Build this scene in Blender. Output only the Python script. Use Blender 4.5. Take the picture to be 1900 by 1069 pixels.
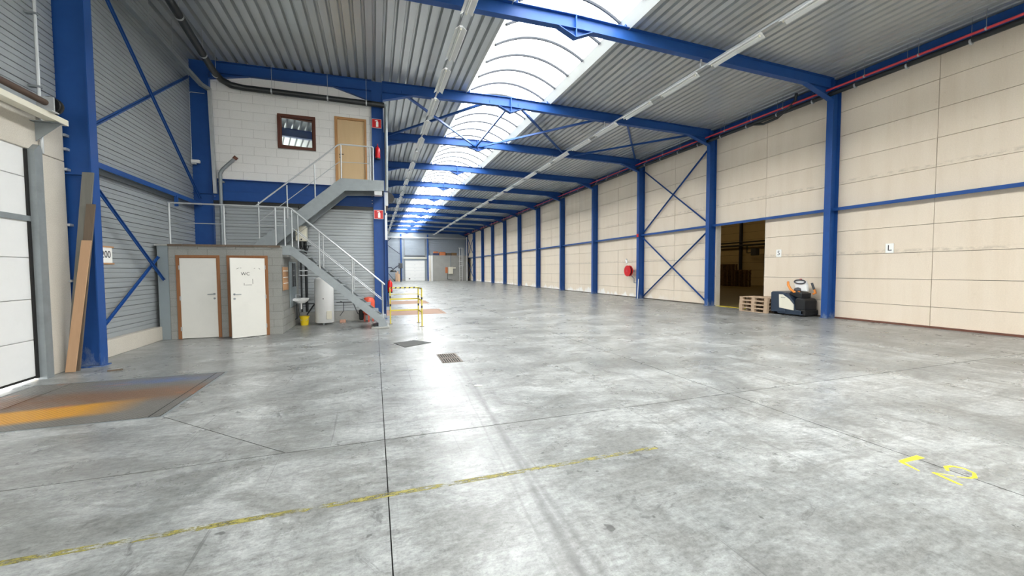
import bpy, bmesh, math, random
from mathutils import Vector, Matrix
random.seed(7)
S = bpy.context.scene
for o in list(bpy.data.objects):
    bpy.data.objects.remove(o)
COL = S.collection

# ------------------------------------------------------------------ camera
FPX, YAW, PITCH, ROLL, CAMH = 744.5, math.radians(18.885), math.radians(2.54), math.radians(.25), 1.65
fw = Vector((math.sin(YAW) * math.cos(PITCH), math.cos(YAW) * math.cos(PITCH), -math.sin(PITCH)))
rt = Vector((math.cos(YAW), -math.sin(YAW), 0))
dn = fw.cross(rt)
rt2 = rt * math.cos(ROLL) + dn * math.sin(ROLL)
dn2 = -rt * math.sin(ROLL) + dn * math.cos(ROLL)
cd = bpy.data.cameras.new('camera')
cd.sensor_width = 36
cd.lens = FPX / 1900 * 36
cd.clip_end = 300
cam = bpy.data.objects.new('camera', cd)
M = Matrix((rt2, -dn2, -fw)).transposed().to_4x4()
M.translation = (0, 0, CAMH)
cam.matrix_world = M
COL.objects.link(cam)
S.camera = cam

# ------------------------------------------------------------------ sky, exposure
w = bpy.data.worlds.new('overcast_sky')
S.world = w
w.use_nodes = True
bg = w.node_tree.nodes['Background']
bg.inputs[0].default_value = (1, .985, .955, 1)
bg.inputs[1].default_value = 9.0
S.view_settings.view_transform = 'Standard'
S.view_settings.look = 'None'
S.view_settings.gamma = 1
S.view_settings.use_curve_mapping = False
S.view_settings.exposure = 0.95
# the rooflight opening as a portal, so that the sky is sampled through it
pl = bpy.data.lights.new('rooflight_portal', 'AREA')
pl.shape = 'RECTANGLE'
pl.size, pl.size_y = 2.8, 79
pl.cycles.is_portal = True
po = bpy.data.objects.new('rooflight_portal', pl)
po.location = (4.83, 25.5, 8.75)
COL.objects.link(po)
# two unseen gate openings, added behind the viewer to brighten the hall
for gx in (-1.2, 7.5):
    pl2 = bpy.data.lights.new('added_gate_portal', 'AREA')
    pl2.shape = 'RECTANGLE'
    pl2.size, pl2.size_y = 4.4, 4.2
    pl2.cycles.is_portal = True
    po2 = bpy.data.objects.new('added_gate_portal', pl2)
    po2.location = (gx, -14.32, 2.1)
    po2.rotation_euler = (math.radians(90), 0, 0)
    COL.objects.link(po2)

# ------------------------------------------------------------------ helpers
ORG = {}


def put(o, label=None, cat=None, group=None, kind=None):
    if label: o['label'] = label
    if cat: o['category'] = cat
    if group: o['group'] = group
    if kind: o['kind'] = kind
    return o


def thing(name, label, cat, loc=(0, 0, 0), rotz=0, group=None, kind=None):
    o = bpy.data.objects.new(name, None)
    o.empty_display_size = .1
    o.location = loc
    o.rotation_euler = (0, 0, rotz)
    COL.objects.link(o)
    ORG[o.name] = Vector(loc)
    return put(o, label, cat, group, kind)


def link(name, me, parent=None, loc=(0, 0, 0)):
    o = bpy.data.objects.new(name, me)
    COL.objects.link(o)
    o.parent = parent
    o.location = loc
    ORG[o.name] = (ORG.get(parent.name, Vector()) if parent else Vector()) + Vector(loc)
    return o


def copy_tree(o, parent=None):
    c = o.copy()
    COL.objects.link(c)
    c.parent = parent
    for ch in list(o.children):
        copy_tree(ch, c)
    return c


class MB:
    def __init__(s):
        s.v, s.f = [], []

    def add(s, vs, fs):
        n = len(s.v)
        s.v += [tuple(p) for p in vs]
        s.f += [tuple(i + n for i in f) for f in fs]
        return s

    def box(s, x0, x1, y0, y1, z0, z1):
        return s.add([(x, y, z) for z in (z0, z1) for y in (y0, y1) for x in (x0, x1)],
                     [(0, 2, 3, 1), (4, 5, 7, 6), (0, 1, 5, 4), (2, 6, 7, 3), (0, 4, 6, 2), (1, 3, 7, 5)])

    def bar(s, p, q, wd, ht, up=(0, 0, 1)):
        p, q, up = Vector(p), Vector(q), Vector(up)
        d = (q - p).normalized()
        a = d.cross(up).normalized()
        b = a.cross(d)
        vs = [c + a * i * wd / 2 + b * j * ht / 2 for c in (p, q) for j in (-1, 1) for i in (-1, 1)]
        return s.add(vs, [(0, 1, 3, 2), (4, 6, 7, 5), (0, 4, 5, 1), (2, 3, 7, 6), (0, 2, 6, 4), (1, 5, 7, 3)])

    def prism(s, poly, ax, a0, a1):
        n = len(poly)
        def P(u, t, a):
            return {'x': (a, u, t), 'y': (u, a, t), 'z': (u, t, a)}[ax]
        vs = [P(u, t, a0) for u, t in poly] + [P(u, t, a1) for u, t in poly]
        fs = [tuple(range(n - 1, -1, -1)), tuple(range(n, 2 * n))]
        fs += [(i, (i + 1) % n, n + (i + 1) % n, n + i) for i in range(n)]
        return s.add(vs, fs)

    def tube(s, pts, r, n=10, cap=True):
        pts = [Vector(p) for p in pts]
        rs = r if isinstance(r, (list, tuple)) else [r] * len(pts)
        up = None
        vs, fs = [], []
        m = len(pts)
        for i, p in enumerate(pts):
            if i == 0: d = pts[1] - p
            elif i == m - 1: d = p - pts[i - 1]
            else: d = (pts[i + 1] - p).normalized() + (p - pts[i - 1]).normalized()
            d.normalize()
            if up is None:
                up = Vector((0, 0, 1)) if abs(d.z) < .9 else Vector((1, 0, 0))
            a = d.cross(up).normalized()
            up = a.cross(d).normalized()
            k = 1.0
            if 0 < i < m - 1:
                c = max(.3, (pts[i + 1] - p).normalized().dot(d))
                k = 1 / c
            for j in range(n):
                t = 2 * math.pi * j / n
                vs.append(p + (a * math.cos(t) + up * math.sin(t)) * rs[i] * (k if k < 1.3 else 1.1))
        for i in range(m - 1):
            for j in range(n):
                fs.append((i * n + j, i * n + (j + 1) % n, (i + 1) * n + (j + 1) % n, (i + 1) * n + j))
        if cap:
            fs.append(tuple(range(n - 1, -1, -1)))
            fs.append(tuple((m - 1) * n + j for j in range(n)))
        return s.add(vs, fs)

    def lathe(s, prof, o=(0, 0, 0), n=24, ax='z'):
        o = Vector(o)
        vs, fs = [], []
        for r, h in prof:
            for j in range(n):
                t = 2 * math.pi * j / n
                c, d = r * math.cos(t), r * math.sin(t)
                vs.append(o + Vector({'z': (c, d, h), 'x': (h, c, d), 'y': (d, h, c)}[ax]))
        for i in range(len(prof) - 1):
            for j in range(n):
                fs.append((i * n + j, i * n + (j + 1) % n, (i + 1) * n + (j + 1) % n, (i + 1) * n + j))
        if prof[0][0] > 1e-5: fs.append(tuple(range(n - 1, -1, -1)))
        if prof[-1][0] > 1e-5: fs.append(tuple((len(prof) - 1) * n + j for j in range(n)))
        return s.add(vs, fs)

    def mesh(s, name, m, smooth=False, bevel=0, off=(0, 0, 0), seg=1):
        me = bpy.data.meshes.new(name)
        ox, oy, oz = off
        me.from_pydata([(x - ox, y - oy, z - oz) for x, y, z in s.v], [], s.f)
        bm = bmesh.new()
        bm.from_mesh(me)
        bmesh.ops.remove_doubles(bm, verts=bm.verts, dist=1e-5)
        bmesh.ops.recalc_face_normals(bm, faces=bm.faces)
        if bevel:
            bmesh.ops.bevel(bm, geom=[e for e in bm.edges if len(e.link_faces) == 2 and e.calc_face_angle(0) > .5],
                            offset=bevel, segments=seg, profile=.6, affect='EDGES', clamp_overlap=True)
        bm.to_mesh(me)
        bm.free()
        if smooth:
            me.polygons.foreach_set('use_smooth', [True] * len(me.polygons))
            try: me.set_sharp_from_angle(angle=math.radians(38))
            except Exception: pass
        me.materials.append(m)
        return me

    def build(s, name, m, parent=None, smooth=False, bevel=0, local=False, seg=1):
        """a part in world coordinates under an unrotated parent; local: already in the parent's own"""
        if parent is None and not local:
            xs, ys, zs = zip(*s.v)
            off = Vector(((min(xs) + max(xs)) / 2, (min(ys) + max(ys)) / 2, min(zs)))
            return link(name, s.mesh(name, m, smooth, bevel, off, seg), None, off)
        off = Vector() if local else ORG[parent.name]
        return link(name, s.mesh(name, m, smooth, bevel, off, seg), parent)


def text(name, body, size, m, mat4, parent=None, extrude=.002):
    c = bpy.data.curves.new(name, 'FONT')
    c.body = body
    c.size = size
    c.align_x = 'CENTER'
    c.align_y = 'CENTER'
    c.extrude = extrude
    c.resolution_u = 3
    c.materials.append(m)
    tmp = bpy.data.objects.new(name, c)
    COL.objects.link(tmp)
    bpy.context.view_layer.update()
    me = bpy.data.meshes.new_from_object(tmp.evaluated_get(bpy.context.evaluated_depsgraph_get()))
    bpy.data.objects.remove(tmp)
    if not me.materials: me.materials.append(m)
    o = bpy.data.objects.new(name, me)
    COL.objects.link(o)
    if parent:
        o.parent = parent
        mat4 = Matrix.Translation(-ORG[parent.name]) @ mat4
    o.matrix_local = mat4
    return o


def face_mat(n, loc):
    R = {'-x': ((0, -1, 0), (0, 0, 1), (-1, 0, 0)), '+x': ((0, 1, 0), (0, 0, 1), (1, 0, 0)),
         '-y': ((1, 0, 0), (0, 0, 1), (0, -1, 0)), '+z': ((1, 0, 0), (0, 1, 0), (0, 0, 1))}[n]
    m = Matrix(R).transposed().to_4x4()
    m.translation = loc
    return m


ORDN = ['first', 'second', 'third', 'fourth', 'fifth', 'sixth', 'seventh', 'eighth', 'ninth', 'tenth', 'eleventh',
        'twelfth', 'thirteenth', 'fourteenth', 'fifteenth', 'sixteenth', 'seventeenth', 'eighteenth', 'nineteenth',
        'twentieth', 'twenty-first', 'twenty-second', 'twenty-third', 'twenty-fourth', 'twenty-fifth', 'twenty-sixth',
        'twenty-seventh', 'twenty-eighth', 'twenty-ninth', 'thirtieth']


# ------------------------------------------------------------------ materials
class NT:
    def __init__(s, name):
        s.m = bpy.data.materials.new(name)
        s.m.use_nodes = True
        s.t = s.m.node_tree
        s.b = s.t.nodes['Principled BSDF']
        s.pos = None

    def n(s, ty, **kw):
        nd = s.t.nodes.new(ty)
        for k, v in kw.items():
            setattr(nd, k, v)
        return nd

    def l(s, a, b):
        s.t.links.new(a, b)

    def P(s, scale=(1, 1, 1), rot=(0, 0, 0), loc=(0, 0, 0)):
        if s.pos is None:
            s.pos = s.n('ShaderNodeNewGeometry').outputs['Position']
        mp = s.n('ShaderNodeMapping')
        mp.inputs['Scale'].default_value = scale
        mp.inputs['Rotation'].default_value = rot
        mp.inputs['Location'].default_value = loc
        s.l(s.pos, mp.inputs['Vector'])
        return mp.outputs[0]

    def noise(s, scale, detail=4, rough=.6, map=None, dist=0):
        nd = s.n('ShaderNodeTexNoise')
        nd.inputs['Scale'].default_value = scale
        nd.inputs['Detail'].default_value = detail
        nd.inputs['Roughness'].default_value = rough
        nd.inputs['Distortion'].default_value = dist
        s.l(map if map is not None else s.P(), nd.inputs['Vector'])
        return nd.outputs['Fac']

    def ramp(s, fac, stops):
        nd = s.n('ShaderNodeValToRGB')
        cr = nd.color_ramp
        while len(cr.elements) < len(stops): cr.elements.new(.5)
        for e, (p, c) in zip(cr.elements, stops):
            e.position = p
            e.color = (c, c, c, 1) if isinstance(c, (int, float)) else (*c, 1)
        s.l(fac, nd.inputs[0])
        return nd.outputs[0]

    def mix(s, fac, a, b, mode='MIX'):
        nd = s.n('ShaderNodeMix', data_type='RGBA', blend_type=mode)
        for sock, val in ((nd.inputs[0], fac), (nd.inputs[6], a), (nd.inputs[7], b)):
            if isinstance(val, (int, float)):
                sock.default_value = val if sock.type == 'VALUE' else (val, val, val, 1)
            elif isinstance(val, tuple):
                sock.default_value = (*val, 1)
            else:
                s.l(val, sock)
        return nd.outputs[2]

    def math(s, op, a, b=0.0, clamp=False):
        nd = s.n('ShaderNodeMath', operation=op, use_clamp=clamp)
        for sock, val in ((nd.inputs[0], a), (nd.inputs[1], b)):
            if isinstance(val, (int, float)): sock.default_value = val
            else: s.l(val, sock)
        return nd.outputs[0]

    def bump(s, h, strength=.3, dist=.01):
        nd = s.n('ShaderNodeBump')
        nd.inputs['Strength'].default_value = strength
        nd.inputs['Distance'].default_value = dist
        s.l(h, nd.inputs['Height'])
        s.l(nd.outputs[0], s.b.inputs['Normal'])

    def set(s, **kw):
        for k, v in kw.items():
            sock = s.b.inputs[k]
            if isinstance(v, (int, float)): sock.default_value = v
            elif isinstance(v, tuple): sock.default_value = (*v, 1)
            else: s.l(v, sock)
        return s


def srgb(r, g, b):
    return tuple(((c / 255 / 12.92) if c <= 10 else ((c / 255 + .055) / 1.055) ** 2.4) for c in (r, g, b))


def simple(name, rgb, rough=.5, metal=0.0, var=.12, scale=6, bump=0, dirt=0):
    t = NT(name)
    c = srgb(*rgb)
    f = t.noise(scale, 5)
    col = t.mix(f, tuple(x * (1 - var) for x in c), tuple(min(1, x * (1 + var)) for x in c))
    if dirt:
        d = t.ramp(t.noise(scale * .6, 8, .7), [(.5, 0.0), (.75, 1.0)])
        col = t.mix(t.math('MULTIPLY', d, dirt), col, tuple(x * .35 for x in c))
    t.set(**{'Base Color': col, 'Roughness': rough, 'Metallic': metal})
    if bump: t.bump(t.noise(scale * 8, 4), bump, .004)
    return t.m


def floor_mat():
    t = NT('polished_concrete')
    patch = t.ramp(t.noise(.5, 10, .70, t.P((1, 1.2, 1)), .7), [(.38, 0.0), (.60, 1.0)])
    mid = t.ramp(t.noise(1.5, 11, .76, t.P((.75, 1.5, 1), (0, 0, .12)), .9), [(.42, 0.0), (.57, 1.0)])
    fine = t.noise(16, 9, .78, t.P((.7, 1.4, 1)))
    streak = t.noise(1.0, 7, .78, t.P((10, .35, 1), (0, 0, .05)))
    streak2 = t.noise(1.0, 5, .7, t.P((1.2, 14, 1), (0, 0, .9)))
    col = t.mix(patch, srgb(136, 139, 138), srgb(180, 183, 182))
    col = t.mix(t.math('MULTIPLY', t.math('SUBTRACT', 1.0, mid), .62), col, srgb(116, 116, 113))
    col = t.mix(.85, col, t.ramp(fine, [(.30, .45), (.64, 1.16)]), 'MULTIPLY')
    grit = t.ramp(t.noise(46, 5, .8), [(.34, .55), (.50, 1.0)])
    col = t.mix(.6, col, grit, 'MULTIPLY')
    sx = t.n('ShaderNodeSeparateXYZ')
    t.l(t.P(), sx.inputs[0])
    side = t.math('ADD', .22, t.math('MULTIPLY', t.math('SUBTRACT', sx.outputs[0], 2.0), .10, True))
    st = t.ramp(streak, [(.50, 0.0), (.68, 1.0)])
    col = t.mix(t.math('MULTIPLY', st, side), col, srgb(88, 88, 86))
    st2 = t.ramp(streak2, [(.60, 0.0), (.72, 1.0)])
    col = t.mix(t.math('MULTIPLY', st2, .25), col, srgb(84, 84, 83))
    # crisp dark scuffs
    sc = t.ramp(t.noise(3.2, 10, .78, t.P((1, 1, 1), (0, 0, .4), (7, 3, 0)), 1.5), [(.57, 0.0), (.66, 1.0)])
    col = t.mix(t.math('MULTIPLY', sc, .55), col, srgb(66, 66, 66))
    for rz, sc_, th in ((.35, 3.0, .70), (-.55, 2.4, .71), (1.2, 3.4, .71)):
        ln = t.ramp(t.noise(1.0, 3, .55, t.P((sc_ * 9, .30, 1), (0, 0, rz)), .3), [(th, 0.0), (th + .03, 1.0)])
        col = t.mix(t.math('MULTIPLY', ln, .5), col, srgb(74, 74, 74))
    sp = t.ramp(t.noise(9, 2, .4, t.P(loc=(3, 9, 0))), [(.735, 0.0), (.77, 1.0)])
    col = t.mix(t.math('MULTIPLY', sp, .6), col, srgb(50, 49, 48))
    # tyre tracks: X as a function of Y
    sep = t.n('ShaderNodeSeparateXYZ')
    t.l(t.P(), sep.inputs[0])
    X, Y = sep.outputs[0], sep.outputs[1]
    wob = t.math('MULTIPLY', t.math('SUBTRACT', t.noise(.9, 3, .6), .5), .06)
    tot = None
    for a, b, c, wd, s in TRACKS:
        cx = t.math('ADD', t.math('ADD', a, t.math('MULTIPLY', Y, b)), t.math('MULTIPLY', t.math('MULTIPLY', Y, Y), c))
        d = t.math('ABSOLUTE', t.math('ADD', t.math('SUBTRACT', X, cx), wob))
        k = t.math('SUBTRACT', 1.0, t.math('DIVIDE', d, wd), True)
        k = t.math('MULTIPLY', t.math('POWER', k, .7), s)
        tot = k if tot is None else t.math('MAXIMUM', tot, k)
    fade = t.math('SUBTRACT', 1.0, t.math('DIVIDE', t.math('SUBTRACT', Y, 6.0), 2.0), True)
    tr = t.math('MULTIPLY', t.math('MULTIPLY', tot, fade), t.ramp(t.noise(4, 6, .7), [(.3, .35), (.6, 1.0)]))
    col = t.mix(tr, col, srgb(84, 84, 84))
    rg = t.ramp(t.noise(1.3, 7, .7, t.P(loc=(5, 5, 0))), [(.3, .24), (.7, .36)])
    t.set(**{'Base Color': col, 'Roughness': rg, 'Specular IOR Level': .28})
    t.bump(t.noise(9, 4, .6, t.P((1, 1, 1))), .02, .004)
    return t.m


TRACKS = [(.857, .0968, -.0026, .045, .8), (1.067, .0419, -.0014, .035, .55), (.778, .0687, 0, .015, .4),
          (6.4, -.02, 0, .03, .4), (3.1, .14, 0, .04, .3), (7.6, .01, 0, .05, .3)]


def panel_mat():
    t = NT('precast_concrete')
    big = t.noise(.35, 5, .6)
    vert = t.noise(1.0, 6, .65, t.P((2.2, 2.2, .25)))
    grain = t.noise(40, 3, .6)
    col = t.mix(big, srgb(222, 208, 188), srgb(232, 219, 201))
    col = t.mix(t.math('MULTIPLY', t.ramp(vert, [(.45, 0.0), (.75, 1.0)]), .45), col, srgb(212, 194, 170))
    sp = t.ramp(t.noise(2.6, 9, .75), [(.62, 0.0), (.72, 1.0)])
    col = t.mix(t.math('MULTIPLY', sp, .35), col, srgb(196, 176, 150))
    # lime bloom along the foot of the wall
    sep = t.n('ShaderNodeSeparateXYZ')
    t.l(t.P(), sep.inputs[0])
    h = t.math('ADD', sep.outputs[2], t.math('MULTIPLY', t.math('SUBTRACT', t.noise(1.6, 6, .7, t.P((1, 1, .6))), .5), 1.5))
    bl = t.math('MULTIPLY', t.math('SUBTRACT', .25, h), 6.0, True)
    yy = t.ramp(t.math('DIVIDE', sep.outputs[1], 60.0), [(.27, 0.0), (.33, 1.0)])
    col = t.mix(t.math('MULTIPLY', t.math('MULTIPLY', bl, yy), .85), col, srgb(246, 244, 240))
    # scraped band under the rail height
    bz = t.math('ABSOLUTE', t.math('SUBTRACT', sep.outputs[2], 2.17))
    bz2 = t.math('ABSOLUTE', t.math('SUBTRACT', sep.outputs[2], 4.50))
    band = t.math('SUBTRACT', 1.0, t.math('MULTIPLY', t.math('MINIMUM', bz, bz2), 14.0), True)
    col = t.mix(t.math('MULTIPLY', t.math('MULTIPLY', band, t.ramp(t.noise(6, 6, .7, t.P((1, 1, 2))), [(.45, 0.0), (.6, 1.0)])), .45), col, srgb(160, 148, 132))
    col = t.mix(.25, col, t.ramp(grain, [(.3, .75), (.7, 1.05)]), 'MULTIPLY')
    t.set(**{'Base Color': col, 'Roughness': .85})
    t.bump(t.noise(22, 6, .7), .12, .006)
    return t.m


def leveler_mat():
    t = NT('painted_checker_plate')
    sep = t.n('ShaderNodeSeparateXYZ')
    t.l(t.P(), sep.inputs[0])
    n1 = t.noise(1.5, 6, .65, t.P((.7, 1.6, 1), (0, 0, -.25)))
    n2 = t.noise(2.2, 5, .6, t.P(loc=(4, 1, 0)))
    col = t.mix(n2, srgb(98, 96, 92), srgb(132, 130, 126))
    yb = t.math('SUBTRACT', 1.0, t.math('MULTIPLY', t.math('ABSOLUTE', t.math('SUBTRACT', t.math('SUBTRACT', sep.outputs[1], 6.15), t.math('MULTIPLY', t.math('ADD', sep.outputs[0], 3.2), .12))), 2.2), True)
    xm = t.math('MULTIPLY', t.math('SUBTRACT', -2.75, sep.outputs[0]), 1.6, True)
    yel = t.math('MULTIPLY', t.ramp(t.math('MULTIPLY', yb, t.math('ADD', n1, .45)), [(.25, 0.0), (.55, 1.0)]), xm)
    rb = t.math('SUBTRACT', 1.0, t.math('MULTIPLY', t.math('ABSOLUTE', t.math('SUBTRACT', sep.outputs[1], 6.7)), 1.7), True)
    col = t.mix(t.math('MULTIPLY', t.ramp(t.math('MULTIPLY', rb, n1), [(.12, 0.0), (.4, 1.0)]), .75), col, srgb(128, 88, 58))
    bb = t.math('SUBTRACT', 1.0, t.math('MULTIPLY', t.math('ABSOLUTE', t.math('SUBTRACT', sep.outputs[1], 7.45)), 2.6), True)
    col = t.mix(t.math('MULTIPLY', t.math('MULTIPLY', t.ramp(t.math('MULTIPLY', bb, n2), [(.2, 0.0), (.5, 1.0)]), t.math('SUBTRACT', 1.0, t.math('MULTIPLY', t.math('ABSOLUTE', t.math('ADD', sep.outputs[0], 3.1)), 1.1), True)), .8), col, srgb(84, 112, 168))
    col = t.mix(t.math('MULTIPLY', yel, .95), col, srgb(214, 152, 28))
    ob = t.ramp(t.noise(.9, 4, .6, t.P((1.2, 2, 1), loc=(2.3, 4.4, 0))), [(.60, 0.0), (.70, 1.0)])
    col = t.mix(t.math('MULTIPLY', ob, .6), col, srgb(206, 116, 54))
    t.set(**{'Base Color': col, 'Roughness': .45, 'Metallic': .25})
    w1 = t.n('ShaderNodeTexWave')
    w1.inputs['Scale'].default_value = 11
    t.l(t.P(rot=(0, 0, .785)), w1.inputs[0])
    w2 = t.n('ShaderNodeTexWave')
    w2.inputs['Scale'].default_value = 11
    t.l(t.P(rot=(0, 0, -.785)), w2.inputs[0])
    t.bump(t.math('MULTIPLY', w1.outputs['Fac'], w2.outputs['Fac']), .8, .012)
    return t.m


def tape_mat():
    t = NT('worn_yellow_tape')
    n = t.noise(11, 9, .8, t.P((1, 2.5, 1)))
    g = t.noise(.9, 4, .65, t.P(loc=(1.3, 0, 0)))
    col = t.mix(t.ramp(n, [(.43, 0.0), (.53, 1.0)]), srgb(88, 86, 72), srgb(158, 150, 78))
    t.set(**{'Base Color': col, 'Roughness': .6})
    a = t.math('MULTIPLY', t.ramp(t.math('ADD', n, t.math('MULTIPLY', g, .8)), [(.86, 0.0), (.98, 1.0)]), .85)
    t.set(Alpha=a)
    return t.m


def pane_mat():
    t = NT('opal_rooflight_sheet')
    out = t.t.nodes['Material Output']
    tr = t.n('ShaderNodeBsdfTransparent')
    tr.inputs[0].default_value = (.95, .98, 1, 1)
    tl = t.n('ShaderNodeBsdfTranslucent')
    tl.inputs[0].default_value = (.9, .92, .93, 1)
    mx = t.n('ShaderNodeMixShader')
    mx.inputs[0].default_value = .25
    t.l(tr.outputs[0], mx.inputs[1])
    t.l(tl.outputs[0], mx.inputs[2])
    t.l(mx.outputs[0], out.inputs[0])
    return t.m


def blue_mat():
    t = NT('blue_painted_steel')
    n = t.noise(3, 5)
    col = t.mix(n, srgb(26, 66, 128), srgb(36, 82, 150))
    sep = t.n('ShaderNodeSeparateXYZ')
    t.l(t.P(), sep.inputs[0])
    lo = t.math('SUBTRACT', 1.0, t.math('MULTIPLY', sep.outputs[2], .8), True)
    ch = t.ramp(t.math('MULTIPLY', lo, t.noise(5, 8, .75, t.P((1, 1, .4)))), [(.42, 0.0), (.56, 1.0)])
    col = t.mix(t.math('MULTIPLY', ch, .5), col, srgb(150, 160, 165))
    t.set(**{'Base Color': col, 'Roughness': .45, 'Specular IOR Level': .3})
    return t.m


def block_mat(name, a, b, sc=.5):
    t = NT(name)
    g = t.noise(1.9, 6, .65)
    col = t.mix(g, srgb(*a), srgb(*b))
    sp = t.ramp(t.noise(60, 3, .7), [(.3, .7), (.65, 1.05)])
    col = t.mix(sc, col, sp, 'MULTIPLY')
    t.set(**{'Base Color': col, 'Roughness': .9})
    t.bump(t.noise(55, 5, .7), .25 * sc, .005)
    return t.m


def wood_mat(name, a, b, rough=.55, st=(14, 14, 1.2)):
    t = NT(name)
    n = t.noise(1.0, 6, .65, t.P(st), 1.2)
    t.set(**{'Base Color': t.mix(n, srgb(*a), srgb(*b)), 'Roughness': rough})
    return t.m


def hazard_mat():
    t = NT('yellow_black_stripes')
    w = t.n('ShaderNodeTexWave')
    w.bands_direction = 'X'
    w.inputs['Scale'].default_value = 2.6
    w.inputs['Distortion'].default_value = .4
    t.l(t.P(rot=(0, -.5, 0)), w.inputs[0])
    t.set(**{'Base Color': t.mix(t.ramp(w.outputs['Fac'], [(.22, 0.0), (.3, 1.0)]), srgb(40, 38, 30), srgb(222, 206, 96)), 'Roughness': .5})
    return t.m


MT = dict(
    floor=floor_mat(), panel=panel_mat(), leveler=leveler_mat(), tape=tape_mat(), pane=pane_mat(), blue=blue_mat(),
    joint=simple('dark_joint', (46, 46, 46), .9),
    gap=simple('dark_panel_joint', (84, 74, 64), .9),  # even brown of the panel joints, foot strips and annex wall backing
    deck=simple('galvanised_roof_sheet', (190, 194, 195), .32, .5, .10, 1.2),
    clad=simple('grey_liner_sheet', (160, 166, 169), .42, .15, .08, 1.5),
    cladfar=simple('pale_liner_sheet', (150, 160, 170), .35, .3, .08, 1.5),
    galv=simple('galvanised_steel', (184, 188, 190), .4, .4, .14, 9),
    galvd=simple('dull_galvanised_steel', (140, 147, 150), .5, .4, .16, 6, dirt=.2),
    white=simple('white_enamel', (226, 227, 226), .35, 0, .03, 3),
    door=simple('white_door_sheet', (228, 229, 228), .45, 0, .03, 3, dirt=.08),
    wcdoor=simple('painted_door_leaf', (216, 215, 208), .4, 0, .05, 2.5, dirt=.1),
    cream=simple('cream_enamel', (226, 222, 204), .35, 0, .03, 3),
    offw=block_mat('white_painted_block', (226, 225, 222), (236, 235, 232), .2),
    grey=block_mat('grey_concrete_block', (132, 133, 130), (158, 158, 153), .7),
    mortar=simple('mortar', (120, 120, 116), .95),
    mortarw=simple('pale_mortar', (176, 175, 172), .95),
    conc=block_mat('rough_concrete', (196, 190, 178), (214, 208, 196), .5),
    concg=block_mat('grey_concrete', (150, 150, 146), (170, 170, 165), .5),
    sheet=simple('grey_steel_sheet', (138, 148, 152), .4, .2, .1, 2, dirt=.12),
    frame=wood_mat('brown_door_frame', (120, 76, 42), (152, 102, 60)),
    winf=wood_mat('dark_brown_window_frame', (74, 36, 22), (98, 50, 32)),
    beech=wood_mat('beech_door', (198, 168, 126), (212, 184, 142), .5, (6, 6, .6)),
    beechf=wood_mat('oak_door_frame', (170, 124, 76), (190, 144, 94)),
    pallet=wood_mat('pallet_timber', (160, 136, 112), (198, 174, 148), .8, (4, 4, 4)),
    palletd=wood_mat('old_pallet_timber', (112, 88, 62), (146, 116, 82), .85, (4, 4, 4)),
    plank=wood_mat('tan_board', (170, 136, 104), (186, 152, 120), .75),
    plankd=wood_mat('weathered_plank', (86, 74, 62), (112, 98, 84), .8),
    plankg=wood_mat('grey_plank', (98, 98, 92), (120, 120, 114), .8),
    black=simple('black_plastic', (26, 27, 29), .45, 0, .1, 8),
    blackp=simple('black_pipe', (30, 34, 36), .38, 0, .1, 8),
    rubber=simple('black_rubber', (22, 22, 22), .75),
    red=simple('red_enamel', (200, 24, 30), .3, 0, .06, 6),
    redp=simple('red_pipe_paint', (206, 66, 76), .4, 0, .08, 5),
    vessel=simple('orange_red_tank_paint', (206, 84, 62), .45, 0, .12, 7, dirt=.2),
    yellow=simple('yellow_paint', (214, 196, 74), .5, 0, .12, 10, dirt=.2),
    ymark=simple('yellow_floor_paint', (250, 228, 50), .6, 0, .08, 20),
    bucket=simple('yellow_bucket_plastic', (226, 196, 30), .4, 0, .05, 8),
    hazard=hazard_mat(),
    navy=simple('dark_blue_grey_cover', (42, 54, 70), .4, 0, .1, 6),
    ivory=simple('ivory_cover', (222, 218, 200), .4, 0, .04, 4),
    orange=simple('orange_grip', (232, 140, 52), .4, 0, .05, 8),
    grip=simple('grey_grip', (70, 72, 78), .6),
    paper=simple('white_paper', (244, 244, 240), .7, 0, .02, 8),
    ink=simple('dark_ink', (52, 52, 54), .7),
    cork=simple('brown_card', (178, 136, 98), .85, 0, .12, 12),
    mirror=simple('dark_mirror', (30, 34, 36), .1, .4),
    rust=simple('rusty_steel', (110, 72, 58), .75, .2, .2, 8),
    browntube=simple('brown_spring_shaft', (96, 78, 68), .55, .3),
    grille=simple('cast_iron_grate', (128, 120, 112), .65, .3, .2, 9),
    hole=simple('painted_void_shade', (16, 15, 14), .9),  # black that paints in the shade of office interior and drain pit
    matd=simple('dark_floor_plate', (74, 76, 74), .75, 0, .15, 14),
    ground=simple('outside_ground', (190, 190, 186), .8),
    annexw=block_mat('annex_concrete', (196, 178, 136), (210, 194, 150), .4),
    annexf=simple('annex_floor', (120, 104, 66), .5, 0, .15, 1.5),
    navycol=simple('dark_column_paint', (34, 40, 62), .5),
    curb=simple('white_rooflight_kerb', (176, 180, 178), .5, 0, .06, 3),
    bar=simple('grey_glazing_bar', (60, 64, 70), .7),
    roofback=simple('roof_board', (120, 122, 124), .9),
    boxes=simple('brown_cardboard', (190, 116, 74), .8, 0, .12, 6),
    bluebox=simple('dark_blue_crate', (56, 62, 96), .6),
    pinkbrick=simple('pink_brick', (190, 148, 128), .9, 0, .15, 20),
)
# window glass of the office: a thin reflective film over a dark room
gl = NT('reflective_office_glass')
gl.set(**{'Base Color': (.86, .93, .95), 'Roughness': .03, 'Metallic': .95})
MT['glass'] = gl.m

# ------------------------------------------------------------------ dimensions
YC = [9.28 + 5.05 * i for i in range(12)]
YEND = 65.0
Y0 = -14.0
XR = 14.6


def zt(x):
    return 8.02 - .0175 * abs(x - 4.85)


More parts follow.
